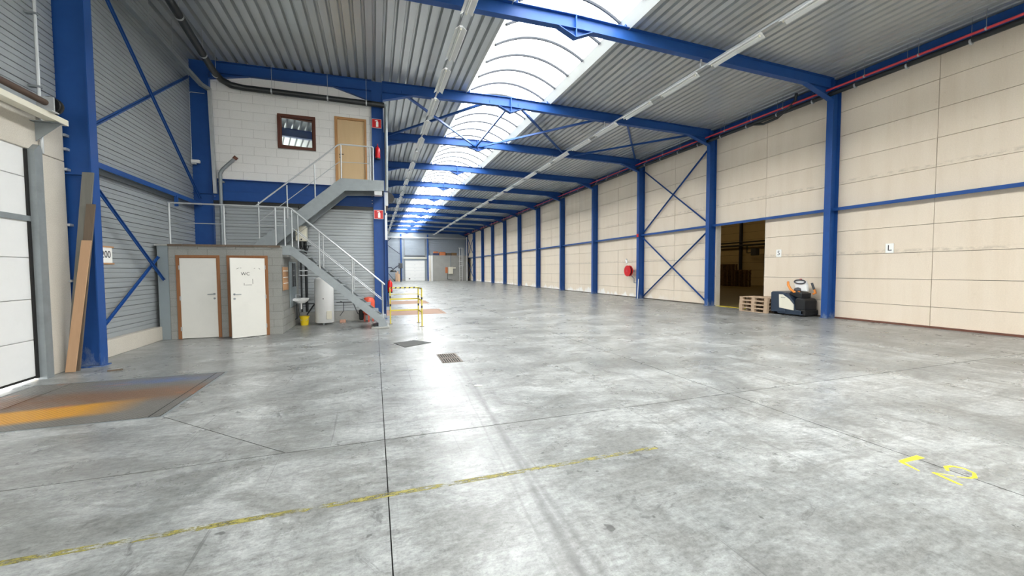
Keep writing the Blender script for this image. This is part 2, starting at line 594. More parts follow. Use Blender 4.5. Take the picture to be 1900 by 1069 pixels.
# ------------------------------------------------------------------ floor
fl = MB().box(-5.1, 14.75, Y0, YEND + .3, -.25, -.012).build('floor', MT['joint'])
put(fl, 'polished grey concrete floor of the warehouse with saw-cut joints', 'floor', kind='structure')
g, gy, h2 = .004, .0065, .0045
JX1, JX2, JY = .065, 4.42, 4.05
slabs = [
    [(-5.1, Y0), (JX1 - g, Y0), (JX1 - g, JY - gy), (-5.1, JY - gy)],
    [(JX1 + g, Y0), (JX2 - h2, Y0), (JX2 - h2, JY - gy), (JX1 + g, JY - gy)],
    [(JX2 + h2, Y0), (14.75, Y0), (14.75, JY - gy), (JX2 + h2, JY - gy)],
    [(-5.1, JY + gy), (-.80 - .006, JY + gy), (-2.31, 5.54), (-5.1, 5.54)],
    [(-5.1, 5.54), (-4.72, 5.54), (-4.72, 7.74), (-5.1, 7.74)],
    [(-.80 + .006, JY + gy), (JX1 - g, JY + gy), (JX1 - g, 9.9), (JX1 - g, 20), (JX1 - g, YEND), (-5.1, YEND), (-5.1, 7.74), (-2.31, 7.74), (-2.31, 5.54 + .014)],
    [(JX1 + g, JY + gy), (JX2 - h2, JY + gy), (JX2 - h2, 15.32), (JX1 + g, 15.32)],
    [(2.66, 15.32), (JX2 - h2, 15.32), (JX2 - h2, 17.52), (2.66, 17.52)],
    [(JX1 + g, 17.52), (JX2 - h2, 17.52), (JX2 - h2, 20.37), (JX1 + g, 20.37)],
    [(2.66, 20.37), (JX2 - h2, 20.37), (JX2 - h2, 22.57), (2.66, 22.57)],
    [(JX1 + g, 22.57), (JX2 - h2, 22.57), (JX2 - h2, YEND), (JX1 + g, YEND)],
    [(JX2 + h2, JY + gy), (14.75, JY + gy), (14.75, YEND), (JX2 + h2, YEND)],
]
for p in slabs:
    MB().prism(p, 'z', -.012, 0).build('floor_slab', MT['floor'], fl)


def leveler(x0, x1, y0, y1, label, m):
    t = thing('dock_leveler', label, 'dock leveler', ((x0 + x1) / 2, (y0 + y1) / 2, -.012), group='dock levelers set in the floor')
    MB().box(x0 + .05, x1 - .05, y0 + .05, y1 - .05, -.012, -.001).build('deck_plate', m, t)
    MB().box(x0 + .05, x0 + .45, y0 + .06, y1 - .06, -.001, .006).build('lip', m, t)
    for a in ((x0, x1, y0, y0 + .035), (x0, x1, y1 - .035, y1), (x1 - .035, x1, y0 + .035, y1 - .035)):
        MB().box(*a, -.012, 0).build('edge_angle', MT['galvd'], t)
    for a in ((x1 - .16, x1 - .15, y0 + .05, y1 - .05),):
        MB().box(*a, -.001, .002).build('hinge', MT['joint'], t)


leveler(-4.72, -2.31, 5.54, 7.74, 'yellow and rust stained dock leveler plate in front of the white sectional door', MT['leveler'])
far_lev = simple('rust_stained_plate', (140, 106, 82), .65, .1, .3, 1.4, dirt=.5)
leveler(.3, 2.66, 15.32, 17.52, 'nearer rust stained leveler plate behind the yellow barrier rail', far_lev)
leveler(.3, 2.66, 20.37, 22.57, 'farther rust stained leveler plate beyond the barrier rail', far_lev)

# ------------------------------------------------------------------ right wall of precast panels
wr = MB().box(14.70, 14.78, Y0, 11.82, 0, 8.4).box(14.70, 14.78, 11.82, 14.17, 3.62, 8.4).box(14.70, 14.78, 14.17, YEND + .3, 0, 8.4).build('wall_right', MT['gap'])
put(wr, 'long beige wall of horizontal precast concrete panels with blue columns', 'wall', kind='structure')
ZP = [0.02, .58, 1.34, 2.11, 2.88, 3.65, 4.42, 5.21, 6.0, 6.78, 7.56]
joints = [YC[0] + 2.525 * k for k in range(-5, 23)]
UC = MB().box(-.5, .5, -.5, .5, -.5, .5)


def unit_cube(m, bevel=0):
    return UC.mesh('unit_piece', m, bevel=bevel)


def piece(name, me, parent, x0, x1, y0, y1, z0, z1):
    o = link(name, me, parent)
    c = Vector(((x0 + x1) / 2, (y0 + y1) / 2, (z0 + z1) / 2)) - ORG[parent.name]
    o.location = c
    o.scale = (x1 - x0, y1 - y0, z1 - z0)
    return o


pm = unit_cube(MT['panel'])
for i in range(len(joints) - 1):
    a, b = joints[i] + .006, joints[i + 1] - .006
    if b < -2: continue
    if i == len(joints) - 2: b = YEND
    for k in range(10):
        z0, z1 = ZP[k] + .006, ZP[k + 1] - .006
        j = random.uniform(-.006, .006)
        if 11.7 < a < 12 and k < 5:
            piece('concrete_panel', pm, wr, XR + j, 14.72, 14.17, b, z0, z1)
        else:
            piece('concrete_panel', pm, wr, XR + j, 14.72, a, b, z0, z1)
bs = MB().box(14.52, 14.6, Y0, 9.15, 0, .05).build('baseboard_right', MT['rust'])
put(bs, 'rusty steel angle along the foot of the panel wall', 'baseboard', kind='structure')
for i in range(11):
    if i == 0:
        rng = [(YC[0] + .12, 11.82)]
    else:
        rng = [(YC[i] + .12, YC[i + 1] - .12)]
    for a, b in rng:
        o = MB().box(14.565, 14.6, a, b, 0, .045).build('baseboard_right', MT['gap'])
        put(o, 'dark strip at the foot of the panel wall, %s bay past the door opening' % ORDN[i], 'baseboard', kind='structure')
# rough jamb lining of the opening
jb = MB().box(14.58, 14.80, 14.14, 14.17, 0, 3.62).box(14.62, 14.80, 11.80, 11.83, 0, 3.62).build('trim_1', MT['conc'])
put(jb, 'pale rough concrete lining of the door opening in the panel wall', 'trim', kind='structure')


# ------------------------------------------------------------------ steel columns
def h_column(label, x0, x1, yc, z1, group, hw=.1, tf=.018, cap=True):
    t = thing('steel_column', label, 'column', ((x0 + x1) / 2, yc, 0), group=group)
    MB().box(x0, x0 + tf, yc - hw, yc + hw, 0, z1).build('flange', MT['blue'], t)
    MB().box(x1 - tf, x1, yc - hw, yc + hw, 0, z1).build('flange', MT['blue'], t)
    MB().box(x0 + tf, x1 - tf, yc - .007, yc + .007, 0, z1).build('web', MT['blue'], t)
    MB().box(x0 - .03, x1 + (.0 if x1 > 14 else .03), yc - hw - .03, yc + hw + .03, 0, .02).build('base_plate', MT['blue'], t)
    return t


near = ['beside the pallet truck', 'between the door opening and the braced bay', 'beside the red hose reel']
GR = 'blue columns along the panel wall'
for i, y in enumerate(YC):
    lab = 'blue steel column of the panel wall ' + near[i] if i < 3 else \
        'blue steel column of the panel wall, %s one counting from the pallet truck' % ORDN[i]
    h_column(lab, 14.2, 14.575, y, zt(14.2) - .02, GR)
lc = h_column('blue steel column beside the white sectional door with planks leaning on it', -5.02, -4.54, 8.98, 7.83, None)
MB().box(-5.0, -4.56, 8.89, 9.07, 3.30, 3.32).build('stiffener', MT['blue'], lc)
lc2 = h_column('blue steel column at the corner between cladding and white office wall', -5.05, -4.5, 14.33, 7.83, None)
MB().box(-5.03, -4.52, 14.24, 14.42, 3.95, 3.97).build('stiffener', MT['blue'], lc2)
h_column('blue steel column carrying the extinguisher signs beside the staircase landing', .0, .36, 14.33, 7.92, None)
for i in range(2, 12):
    h_column('blue steel column of the far dock wall, %s past the office' % ORDN[i - 2], .25, .6, YC[i], zt(.4) - .02, 'columns of the far dock wall')


# ------------------------------------------------------------------ rafters
DEP = .34
BB = 'blue roof beams'


def rafter(i, xl, lab, xr=14.2, lh=True, apex=True):
    y = YC[i]
    t = thing('roof_beam', lab, 'beam', ((xl + xr) / 2, y, zt(xl) - .5), group=BB)
    tp = lambda x: zt(x) - .012
    xs = [xl, 4.85, xr] if apex else [xl, xr]
    web = [(x, tp(x)) for x in xs] + [(x, tp(x) - DEP) for x in reversed(xs)]
    MB().prism(web, 'y', y - .006, y + .006).build('web', MT['blue'], t)
    for a, b in zip(xs[:-1], xs[1:]):
        MB().prism([(a, tp(a)), (b, tp(b)), (b, tp(b) - .016), (a, tp(a) - .016)], 'y', y - .09, y + .09).build('top_flange', MT['blue'], t)
        MB().prism([(a, tp(a) - DEP), (b, tp(b) - DEP), (b, tp(b) - DEP + .016), (a, tp(a) - DEP + .016)], 'y', y - .09, y + .09).build('bottom_flange', MT['blue'], t)

    def haunch(xa, xb, zb):
        za, zc = tp(xa) - DEP + .01, tp(xb) - DEP + .01
        MB().prism([(xa, za), (xb, zc), (xb, zb)], 'y', y - .006, y + .006) \
            .prism([(xa, za), (xb, zb), (xb, zb - .016), (xa, za - .016)], 'y', y - .09, y + .09).build('haunch', MT['blue'], t)
    if lh: haunch(xl + 1.0, xl, 7.34)
    haunch(xr - 1.15, xr, 7.17 if apex else 7.26)
    if apex:
        zb = tp(4.85) - DEP
        MB().prism([(4.40, zb + .005), (5.33, zb + .005), (4.87, 7.47)], 'y', y - .006, y + .006) \
            .prism([(4.40, zb), (4.87, 7.47), (4.87, 7.45), (4.40, zb - .02)], 'y', y - .09, y + .09) \
            .prism([(4.87, 7.47), (5.33, zb), (5.33, zb - .02), (4.87, 7.45)], 'y', y - .09, y + .09).build('apex_gusset', MT['blue'], t)
        MB().box(4.86, 4.885, y - .1, y + .1, 7.455, tp(4.85)).build('stiffener', MT['blue'], t)
        MB().box(6.33, 6.37, y - .05, y + .05, tp(6.35), tp(6.35) + .22).box(3.30, 3.34, y - .05, y + .05, tp(3.3), tp(3.3) + .22).build('trimmer_post', MT['blue'], t)
    return t


for i in range(12):
    xl = -4.54 if i == 0 else (.36 if i == 1 else .6)
    lab = 'blue steel roof beam crossing the rooflight, %s from the camera' % ORDN[i]
    rafter(i, xl, lab, lh=i > 0)
rafter(1, -4.5, 'blue steel roof beam above the white office block wall', 0.0, True, False)
# eaves beams
for x0, x1, lab in ((14.25, 14.45, 'dark blue eaves beam above the panel wall'), ):
    t = thing('eaves_beam', lab, 'beam', ((x0 + x1) / 2, 30, 7.6))
    MB().box(14.46, 14.58, Y0, YEND, 7.58, 7.83).build('web', MT['blue'], t)
    MB().box(14.36, 14.58, Y0, YEND, 7.57, 7.585).build('bottom_flange', MT['blue'], t)

# roof bracing between the second and third beams
zb = 7.70
prs = [((.95, 1), (4.75, 2)), ((.65, 2), (4.1, 1)), ((4.8, 1), (4.8, 2)), ((5.15, 1), (9.5, 2)), ((5.0, 2), (8.7, 1)), ((9.9, 1), (14.0, 2)), ((10.0, 2), (13.9, 1))]
for k, ((xa, ia), (xb, ib)) in enumerate(prs):
    o = MB().bar((xa, YC[ia], zb + (k % 2) * .09), (xb, YC[ib], zb + (k % 2) * .09), .075, .075).build('roof_brace', MT['blue'])
    put(o, 'blue diagonal roof brace between second and third beams, %s from the office column' % ORDN[k], 'brace', 'roof braces')

# wall girts of the panel wall
for i in range(12):
    a = 3.95 if i == 0 else YC[i - 1] + .02
    b = YC[i] - .02
    t = thing('wall_rail', 'blue horizontal wall rail on the panels, %s bay from the camera' % ORDN[i], 'rail', (14.5, (a + b) / 2, 3.58), group='rails on the panel wall')
    MB().box(14.40, 14.585, a, b, 3.645, 3.66).build('top_leg', MT['blue'], t)
    MB().box(14.395, 14.41, a, b, 3.56, 3.66).build('front_leg', MT['blue'], t)


def xbrace(y0, y1, zlo, zhi, x, lab, s=.07, name='wall_brace'):
    for k, (p, q) in enumerate((((x, y0, zlo), (x, y1, zhi)), ((x + .075, y0, zhi), (x + .075, y1, zlo)))):
        o = MB().bar(p, q, .012, s, (1, 0, 0)).bar((p[0] + .03, p[1], p[2]), (q[0] + .03, q[1], q[2]), s, .012, (1, 0, 0)).build(name, MT['blue'])
        put(o, 'blue steel diagonal %s %s' % (('rising away from', 'falling away from')[k], lab), 'brace', 'cross braces')


xbrace(YC[1] + .12, YC[2] - .1, 3.72, 7.25, 14.40, 'the door opening, upper cross on the panel wall')
xbrace(YC[1] + .12, YC[2] - .1, .10, 3.50, 14.40, 'the door opening, lower cross on the panel wall')
xbrace(YC[10] + .12, YC[11] - .1, 3.72, 7.25, 14.40, 'the pallet truck, upper cross of the farthest bay')
xbrace(YC[10] + .12, YC[11] - .1, .10, 3.50, 14.40, 'the pallet truck, lower cross of the farthest bay')

# ------------------------------------------------------------------ roof deck and rooflight
cb = MB()
for a, b in ((-5.3, 3.2), (6.47, 15.0)):
    cb.prism([(a, zt(a) + .13), (b, zt(b) + .13), (b, zt(b) + .2), (a, zt(a) + .2)], 'y', Y0, YEND + .3)
ceil = cb.build('ceiling', MT['roofback'])
put(ceil, 'low pitched warehouse roof of galvanised trapezoidal deck sheets', 'ceiling', kind='structure')


def deck_mesh(x0, x1, length):
    """one sheet of four ribs, from x0 to x1, following the pitch"""
    n = 4
    p = (x1 - x0) / n
    prof = []
    for k in range(n):
        b = x0 + k * p
        prof += [(b, 0), (b + p * .62, 0), (b + p * .72, .105), (b + p * .88, .105)]
        # stiffening groove in the wide flange
        prof[-3:-3] = []
    prof.append((x1, 0))
    q = []
    for (a, h) in prof:
        q.append((a, h))
    vs, fs = [], []
    for (a, h) in q:
        z = zt(a) + h
        vs += [(a, 0, z), (a, length, z), (a, 0, z + .004), (a, length, z + .004)]
    for k in range(len(q) - 1):
        i, j = 4 * k, 4 * k + 4
        fs += [(i, i + 1, j + 1, j), (i + 2, j + 2, j + 3, i + 3)]
    mb = MB()
    mb.add(vs, fs)
    return mb


bays = [(YC[0] - 5.05, YC[0])] + [(YC[i], YC[i + 1]) for i in range(11)] + [(YC[11], YEND + .2)]
sheets = [(-5.0 + k * 1.03, -5.0 + (k + 1) * 1.03) for k in range(8)] + [(6.45 + k * 1.02, 6.45 + (k + 1) * 1.02) for k in range(8)]
for x0, x1 in sheets:
    me = deck_mesh(x0, x1, 5.05).mesh('roof_sheet', MT['deck'], off=ORG[ceil.name])
    for a, b in bays:
        o = link('roof_sheet', me, ceil)
        o.location = (0, a, 0)
        if b - a < 5: o.scale = (1, (b - a) / 5.05, 1)
        if b - a < 5: o.location.y = a + ORG[ceil.name].y * (b - a) / 5.05 - ORG[ceil.name].y if False else a
for o in [c for c in ceil.children]:
    if abs(o.scale.y - 1) > 1e-4:
        o.location.y = o.location.y + ORG[ceil.name].y * o.scale.y - ORG[ceil.name].y
# roof behind the camera is closed by plain sheets of the same deck
for a, b in ((-5.3, 3.22), (6.46, 15.0)):
    MB().prism([(a, zt(a)), (b, zt(b)), (b, zt(b) + .02), (a, zt(a) + .02)], 'y', Y0, bays[0][0]).build('roof_sheet', MT['deck'], ceil)

rl = thing('window_1', 'continuous barrel-vaulted rooflight running the length of the roof', 'rooflight', (4.83, 30, 8.0), kind='structure')
for s in (-1, 1):
    X = lambda d: 4.83 + s * d
    MB().prism([(X(1.62), 7.955), (X(1.40), 8.17), (X(1.46), 8.19), (X(1.70), 8.0)], 'y', Y0, YEND + .2).build('kerb', MT['curb'], rl)
R_ARC = []
for k in range(15):
    u = -1.42 + 2.84 * k / 14
    R_ARC.append((4.83 + u, 8.17 + .42 * (1 - (u / 1.42) ** 2)))
pn = MB()
vs = [(x, y, z) for y in (0.0, 1.0) for x, z in R_ARC]
pn.add(vs, [(k, k + 1, 15 + k + 1, 15 + k) for k in range(14)])
pme = pn.mesh('pane', MT['pane'], smooth=True, off=(4.83, 0, 8.0))
ab = MB().tube([(x, 0, z - .02) for x, z in R_ARC], .045, 6)
ame = ab.mesh('glazing_bar', MT['bar'], off=(4.83, 0, 8.0))
ya = 9.36 - 1.01 * 24
while ya < YEND:
    o = link('pane', pme, rl, (0, ya - 30, 0))
    o.scale = (1, 1.01, 1)
    link('glazing_bar', ame, rl, (0, ya - 30, 0))
    ya += 1.01
MB().prism([(x, z) for x, z in R_ARC], 'y', YEND + .05, YEND + .2).prism([(x, z) for x, z in R_ARC], 'y', Y0, Y0 + .1).build('end_plate', MT['curb'], rl)

# ------------------------------------------------------------------ left wall, end walls (shell)
def boards(parent, axis, fixed, a0, a1, z0, z1, m, pitch=.2, name='liner_board', depth=.035, sgn=1):
    """horizontal ribbed liner boards; fixed = face position; sgn = side the depth goes to"""
    n = max(1, round((z1 - z0) / pitch))
    p = (z1 - z0) / n
    prof = [(0, .004), (.0, p * .46), (.012, p * .49), (.012, p * .53), (0, p * .56), (0, p - .012), (.02, p - .004), (depth, p - .004), (depth, .004)]
    mb = MB()
    pr = [(fixed + sgn * d, h) for d, h in prof]
    if axis == 'x':   # board face at x = fixed, running in y
        mb.add([(x, a, z) for a in (a0, a1) for x, z in pr], [tuple(range(9)), tuple(range(17, 8, -1))] + [(i, (i + 1) % 9, 9 + (i + 1) % 9, 9 + i) for i in range(9)])
        off = (fixed, (a0 + a1) / 2, 0)
    else:
        mb.add([(a, x, z) for a in (a0, a1) for x, z in pr], [tuple(range(9)), tuple(range(17, 8, -1))] + [(i, (i + 1) % 9, 9 + (i + 1) % 9, 9 + i) for i in range(9)])
        off = ((a0 + a1) / 2, fixed, 0)
    me = mb.mesh(name, m, off=off)
    for k in range(n):
        o = link(name, me, parent)
        o.location = Vector((off[0], off[1], z0 + k * p)) - ORG[parent.name]


DY0, DY1, DZ = 5.0, 8.15, 3.56      # sectional door opening
wl = MB().box(-5.35, -5.05, 8.3, 16.7, 0, 8.2).box(-5.35, -5.05, Y0, DY0, 0, 8.2).box(-5.35, -5.05, DY0, 8.3, DZ, 8.2).build('wall_left', MT['clad'])
put(wl, 'grey ribbed metal wall with concrete door surround', 'wall', kind='structure')
boards(wl, 'x', -5.0, 9.0, 14.36, .33, 7.93, MT['clad'], .2, sgn=-1)
boards(wl, 'x', -4.98, 3.4, 8.93, 4.16, 7.96, MT['clad'], .2, sgn=-1)
MB().box(-5.1, -4.87, 9.06, 11.85, 0, .33).build('plinth', MT['conc'], wl, bevel=.01)
MB().box(-5.1, -4.9, 8.28, 8.90, 0, 3.50).build('concrete_jamb', MT['conc'], wl, bevel=.008)
MB().box(-5.1, -4.9, Y0, DY0, 0, 3.50).build('concrete_jamb', MT['conc'], wl, bevel=.008)
MB().box(-5.1, -4.9, Y0, 8.90, 3.51, 4.14).build('concrete_lintel', MT['conc'], wl, bevel=.008)
for y_, z_ in ((8.93, 3.95), (8.93, 3.72), (8.93, 3.38), (8.93, 2.45), (8.9, 1.5)):
    MB().box(-4.92, -4.86, y_ - .05, y_ + .07, z_ - .02, z_ + .02).build('fixing_clip', MT['galv'], wl)

wb = MB().box(-5.3, -3.4, Y0 - .3, Y0, -.2, 4.2).box(1.0, 5.3, Y0 - .3, Y0, -.2, 4.2).box(9.7, 15, Y0 - .3, Y0, -.2, 4.2).box(-5.3, 15, Y0 - .3, Y0, 4.2, 8.6).build('wall_back', MT['conc'])  # both gate openings are added to let in more daylight
put(wb, 'plain wall closing the hall behind the viewer with two added openings', 'wall', kind='structure')

# inner dock wall of the far hall, behind the office
wi = MB().box(-.05, .15, 14.5, YEND + .3, 0, 8.2).box(-5.35, -.05, 16.5, 16.7, 0, 8.2).build('wall_inner', MT['clad'])
put(wi, 'grey liner wall with dock doors past the office', 'wall', kind='structure')

# far end wall
we = MB().box(.1, 15, YEND + .06, YEND + .3, 0, 8.6).build('wall_far', MT['cladfar'])
put(we, 'pale grey ribbed end wall at the far end of the hall', 'wall', kind='structure')
boards(we, 'y', YEND, .15, 14.6, .35, 7.9, MT['cladfar'], .62, sgn=1)
MB().box(.15, 14.6, YEND - .05, YEND + .06, 0, .35).build('plinth', MT['concg'], we)

# ------------------------------------------------------------------ sectional dock door and its gear
d4 = thing('door_4', 'white sectional overhead dock door of horizontal panels', 'door', (-4.95, (DY0 + DY1) / 2, 0), kind='structure')
zs = [.06, .62, 1.24, 1.87, 2.48, 3.08, 3.62]
for a, b in zip(zs[:-1], zs[1:]):
    MB().box(-4.98, -4.93, DY0 - .05, DY1 + .05, a + .004, b - .004).build('door_panel', MT['door'], d4, bevel=.006)
MB().box(-5.02, -4.98, DY0 - .05, DY1 + .05, .06, 3.62).build('door_skin', MT['door'], d4)
MB().box(-4.99, -4.925, DY0 - .05, DY1 + .05, .035, .062).build('bottom_seal', MT['rubber'], d4)
MB().box(-4.93, -4.90, DY0, DY1 - .02, 2.42, 2.50).build('stiffening_rail', MT['galvd'], d4)
MB().prism([(8.14, 0), (8.29, 0), (8.29, 3.52), (8.24, 3.60), (8.14, 3.50)], 'x', -4.925, -4.82).build('guide_rail', MT['galvd'], d4)
MB().box(-4.93, -4.905, 8.10, 8.16, .03, 3.5).build('side_seal', MT['rubber'], d4)
MB().box(-4.905, -4.82, 4.9, 5.0, 0, 3.55).build('guide_rail', MT['galvd'], d4)
gr = MB().box(-40, -5.36, -60, 30, -.4, -.05).box(-5.36, 40, -60, Y0 - .3, -.4, -.05).build('ground_outside', MT['ground'])
put(gr, 'bright yard outside seen through the gap below the dock door', 'ground', kind='structure')

sh = thing('door_spring_shaft', 'brown spring shaft with black cable drum above the white sectional door', 'door gear', (-4.7, 6.5, 4.0))
MB().tube([(-4.62, 4.9, 4.19), (-4.62, 8.06, 4.19)], .045, 12).build('shaft', MT['browntube'], sh, smooth=True)
MB().lathe([(.03, 0), (.125, .0), (.13, .02), (.10, .03), (.10, .07), (.13, .08), (.125, .10), (.03, .10)], (-4.62, 8.13, 4.19), 24, 'y').build('cable_drum', MT['black'], sh, smooth=True)
MB().box(-4.72, -4.52, 8.05, 8.075, 4.06, 4.28).box(-4.72, -4.50, 7.98, 8.12, 4.05, 4.065).build('bearing_plate', MT['galv'], sh)
MB().box(-4.72, -4.56, 4.6, 8.42, 3.965, 4.05).build('support_channel', MT['cream'], sh)
MB().prism([(-4.885, 3.96), (-4.56, 3.96), (-4.885, 3.66)], 'y', 8.28, 8.29).prism([(-4.9, 3.96), (-4.56, 3.96), (-4.56, 3.95), (-4.9, 3.95)], 'y', 8.2, 8.33).build('gusset_bracket', MT['galvd'], sh)
cp = thing('conduit_pipe', 'slim pale conduit rising up the cladding above the sectional door', 'conduit', (-4.86, 8.36, 3.5))
MB().tube([(-4.86, 8.36, 3.5), (-4.86, 8.36, 7.75)], .022, 8).build('pipe', MT['galv'], cp, smooth=True)
for z_ in (4.5, 5.6, 6.7):
    MB().box(-4.97, -4.83, 8.33, 8.39, z_, z_ + .03).build('clip', MT['galvd'], cp)

# leaning planks
def leaning(name, lab, base, top, wv, th, m):
    """flat board from base to top; wv = width vector"""
    b, t_, wv = Vector(base), Vector(top), Vector(wv)
    nrm = (t_ - b).cross(wv).normalized() * th
    vs = [b, b + wv, b + wv + nrm, b + nrm, t_, t_ + wv, t_ + wv + nrm, t_ + nrm]
    o = MB().add(vs, [(0, 1, 2, 3), (4, 7, 6, 5), (0, 4, 5, 1), (1, 5, 6, 2), (2, 6, 7, 3), (3, 7, 4, 0)]).build(name, m)
    return put(o, lab, 'plank')


leaning('leaning_plank', 'long grey plank leaning in the blue column beside the concrete jamb', (-4.885, 8.66, 0.005), (-4.645, 8.84, 3.34), (.15, 0, 0), .03, MT['plankg'])
leaning('leaning_plank', 'weathered brown plank behind the tan board at the blue column', (-4.80, 8.60, 0.005), (-4.585, 8.79, 2.80), (.115, 0.0, 0), .03, MT['plankd'])
leaning('leaning_board', 'tan smooth board leaning in front of the weathered plank', (-4.83, 8.53, 0.005), (-4.625, 8.70, 2.18), (.125, 0.0, 0), .025, MT['plank'])
o = MB().bar((-4.22, 8.40, .012), (-4.04, 8.45, .012), .025, .02).build('wood_stick', MT['plankd'])
put(o, 'short brown stick lying on the floor near the leaning planks', 'stick')

# cross braces and rail of the left bay
xl_ = -4.80
for nm, p, q, lab in (
        ('wall_brace', (xl_, 9.0, 7.75), (xl_, 14.2, 3.80), 'long blue diagonal falling from the near column, upper cross on grey cladding'),
        ('wall_brace', (xl_ - .08, 9.1, 4.0), (xl_ - .08, 13.9, 7.15), 'blue diagonal rising away to the corner column, upper cross on grey cladding'),
        ('wall_brace', (xl_, 9.1, 3.5), (xl_, 11.84, 1.46), 'dark blue diagonal falling towards the washroom, lower cross on grey cladding'),
        ('wall_brace', (xl_ - .08, 9.1, .25), (xl_ - .08, 11.82, 2.0), 'blue diagonal rising towards the washroom, lower cross on grey cladding')):
    o = MB().bar(p, q, .075, .012, (1, 0, 0)).bar((p[0], p[1], p[2]), (q[0], q[1], q[2]), .012, .07, (1, 0, 0)).build(nm, MT['blue'])
    put(o, lab, 'brace', 'cross braces')
t = thing('wall_rail', 'blue horizontal rail on the grey cladding of the loading bay', 'rail', (-4.85, 11.6, 3.55))
MB().box(-4.98, -4.78, 9.08, 14.23, 3.66, 3.675).build('top_leg', MT['blue'], t)
MB().box(-4.79, -4.775, 9.08, 14.23, 3.57, 3.675).build('front_leg', MT['blue'], t)
MB().box(-4.82, -4.76, 12.6, 12.68, 3.33, 3.60).build('hanger', MT['blue'], t)
# white number sheet on the cladding
sg = thing('number_sign', 'white sheet with handwritten number on the grey cladding behind the blue column', 'sign', (-4.98, 10.06, 1.83))
MB().box(-4.992, -4.982, 9.84, 10.25, 1.83, 2.13).build('sheet', MT['paper'], sg)
MB().box(-4.995, -4.975, 9.84, 10.30, 2.13, 2.16).build('tape_strip', MT['cork'], sg)
MB().box(-4.995, -4.975, 9.84, 10.30, 1.80, 1.83).build('tape_strip', MT['cork'], sg)
text('number', '200', .2, MT['ink'], face_mat('+x', (-4.98, 10.05, 1.99)), sg)

# ------------------------------------------------------------------ white block office
def rect_sub(r, holes):
    out = [r]
    for h in holes:
        nxt = []
        for x0, x1, z0, z1 in out:
            a0, a1, b0, b1 = max(x0, h[0]), min(x1, h[1]), max(z0, h[2]), min(z1, h[3])
            if a0 >= a1 - 1e-6 or b0 >= b1 - 1e-6:
                nxt.append((x0, x1, z0, z1))
                continue
            if x0 < a0: nxt.append((x0, a0, z0, z1))
            if a1 < x1: nxt.append((a1, x1, z0, z1))
            if z0 < b0: nxt.append((a0, a1, z0, b0))
            if b1 < z1: nxt.append((a0, a1, b1, z1))
        out = nxt
    return [q for q in out if q[1] - q[0] > .03 and q[3] - q[2] > .03]


def masonry(parent, me, u0, u1, z0, z1, bl, bh, gap, place, holes=(), off=0.0):
    k = 0
    z = z0
    while z < z1 - .02:
        zz = min(z + bh, z1)
        u = u0 - bl + ((off + (k % 2) * bl / 2) % bl)
        while u < u1:
            a, b = max(u, u0), min(u + bl, u1)
            if b - a > .03:
                for q in rect_sub((a + gap / 2, b - gap / 2, z + gap / 2, zz - gap / 2), holes):
                    place(q)
            u += bl
        z += bh
        k += 1


OY = 14.36
wo = thing('wall_office', 'white painted block wall of the raised office', 'wall', (-2.25, 14.45, 3.8), kind='structure')
wh = (-2.77, -1.70, 5.49, 6.55)
dh = (-1.14, -.17, 4.38, 6.65)
bk = MB()
for q in rect_sub((-4.6, .1, 4.40, 7.95), [wh, dh]):
    bk.box(q[0], q[1], OY + .008, OY + .12, q[2], q[3])
bk.build('wall_core', MT['mortarw'], wo)
bme = unit_cube(MT['offw'])
masonry(wo, bme, -4.5, 0.0, 4.42, 7.8, .61, .26, .007,
        lambda q: piece('block', bme, wo, q[0], q[1], OY + random.uniform(-.002, .002), OY + .1, q[2], q[3]), [wh, dh], .16)
MB().box(-4.6, .1, 15.6, 15.65, 4.4, 7.9).box(-4.6, .1, OY + .12, 15.6, 4.2, 4.4).build('room_shell', MT['hole'], wo)  # shell coloured black so the office interior reads as shaded
# girder under the office
t = thing('floor_girder', 'deep blue steel girder under the white office wall', 'beam', (-2.25, 14.33, 3.79))
MB().box(-4.5, 0, 14.32, 14.34, 3.79, 4.41).build('web', MT['blue'], t)
MB().box(-4.5, 0, 14.22, 14.44, 3.77, 3.79).build('bottom_flange', MT['blue'], t)
MB().box(-4.5, 0, 14.22, 14.44, 4.39, 4.41).build('top_flange', MT['blue'], t)
MB().box(-4.5, 0, 14.312, 14.33, 4.06, 4.075).build('cover_seam', MT['blue'], t)
for x_ in (-4.47, -.03):
    for z_ in (3.9, 4.0, 4.12, 4.24):
        MB().lathe([(.014, -.012), (.014, 0)], (x_, 14.32, z_), 6, 'y').build('bolt', MT['galv'], t)
# cladding under the office
wu = MB().box(-4.6, .1, OY + .05, OY + .2, 0, 3.8).build('wall_under_office', MT['clad'])
put(wu, 'grey ribbed cladding under the raised office', 'wall', kind='structure')
boards(wu, 'y', OY, -4.52, .02, .33, 3.78, MT['clad'], .19, sgn=1)
MB().box(-2.28, .02, 14.28, OY + .06, 0, .33).build('plinth', MT['concg'], wu)
MB().box(-4.5, .0, 14.28, OY, 3.66, 3.77).build('head_trim', MT['blackp'], wu)
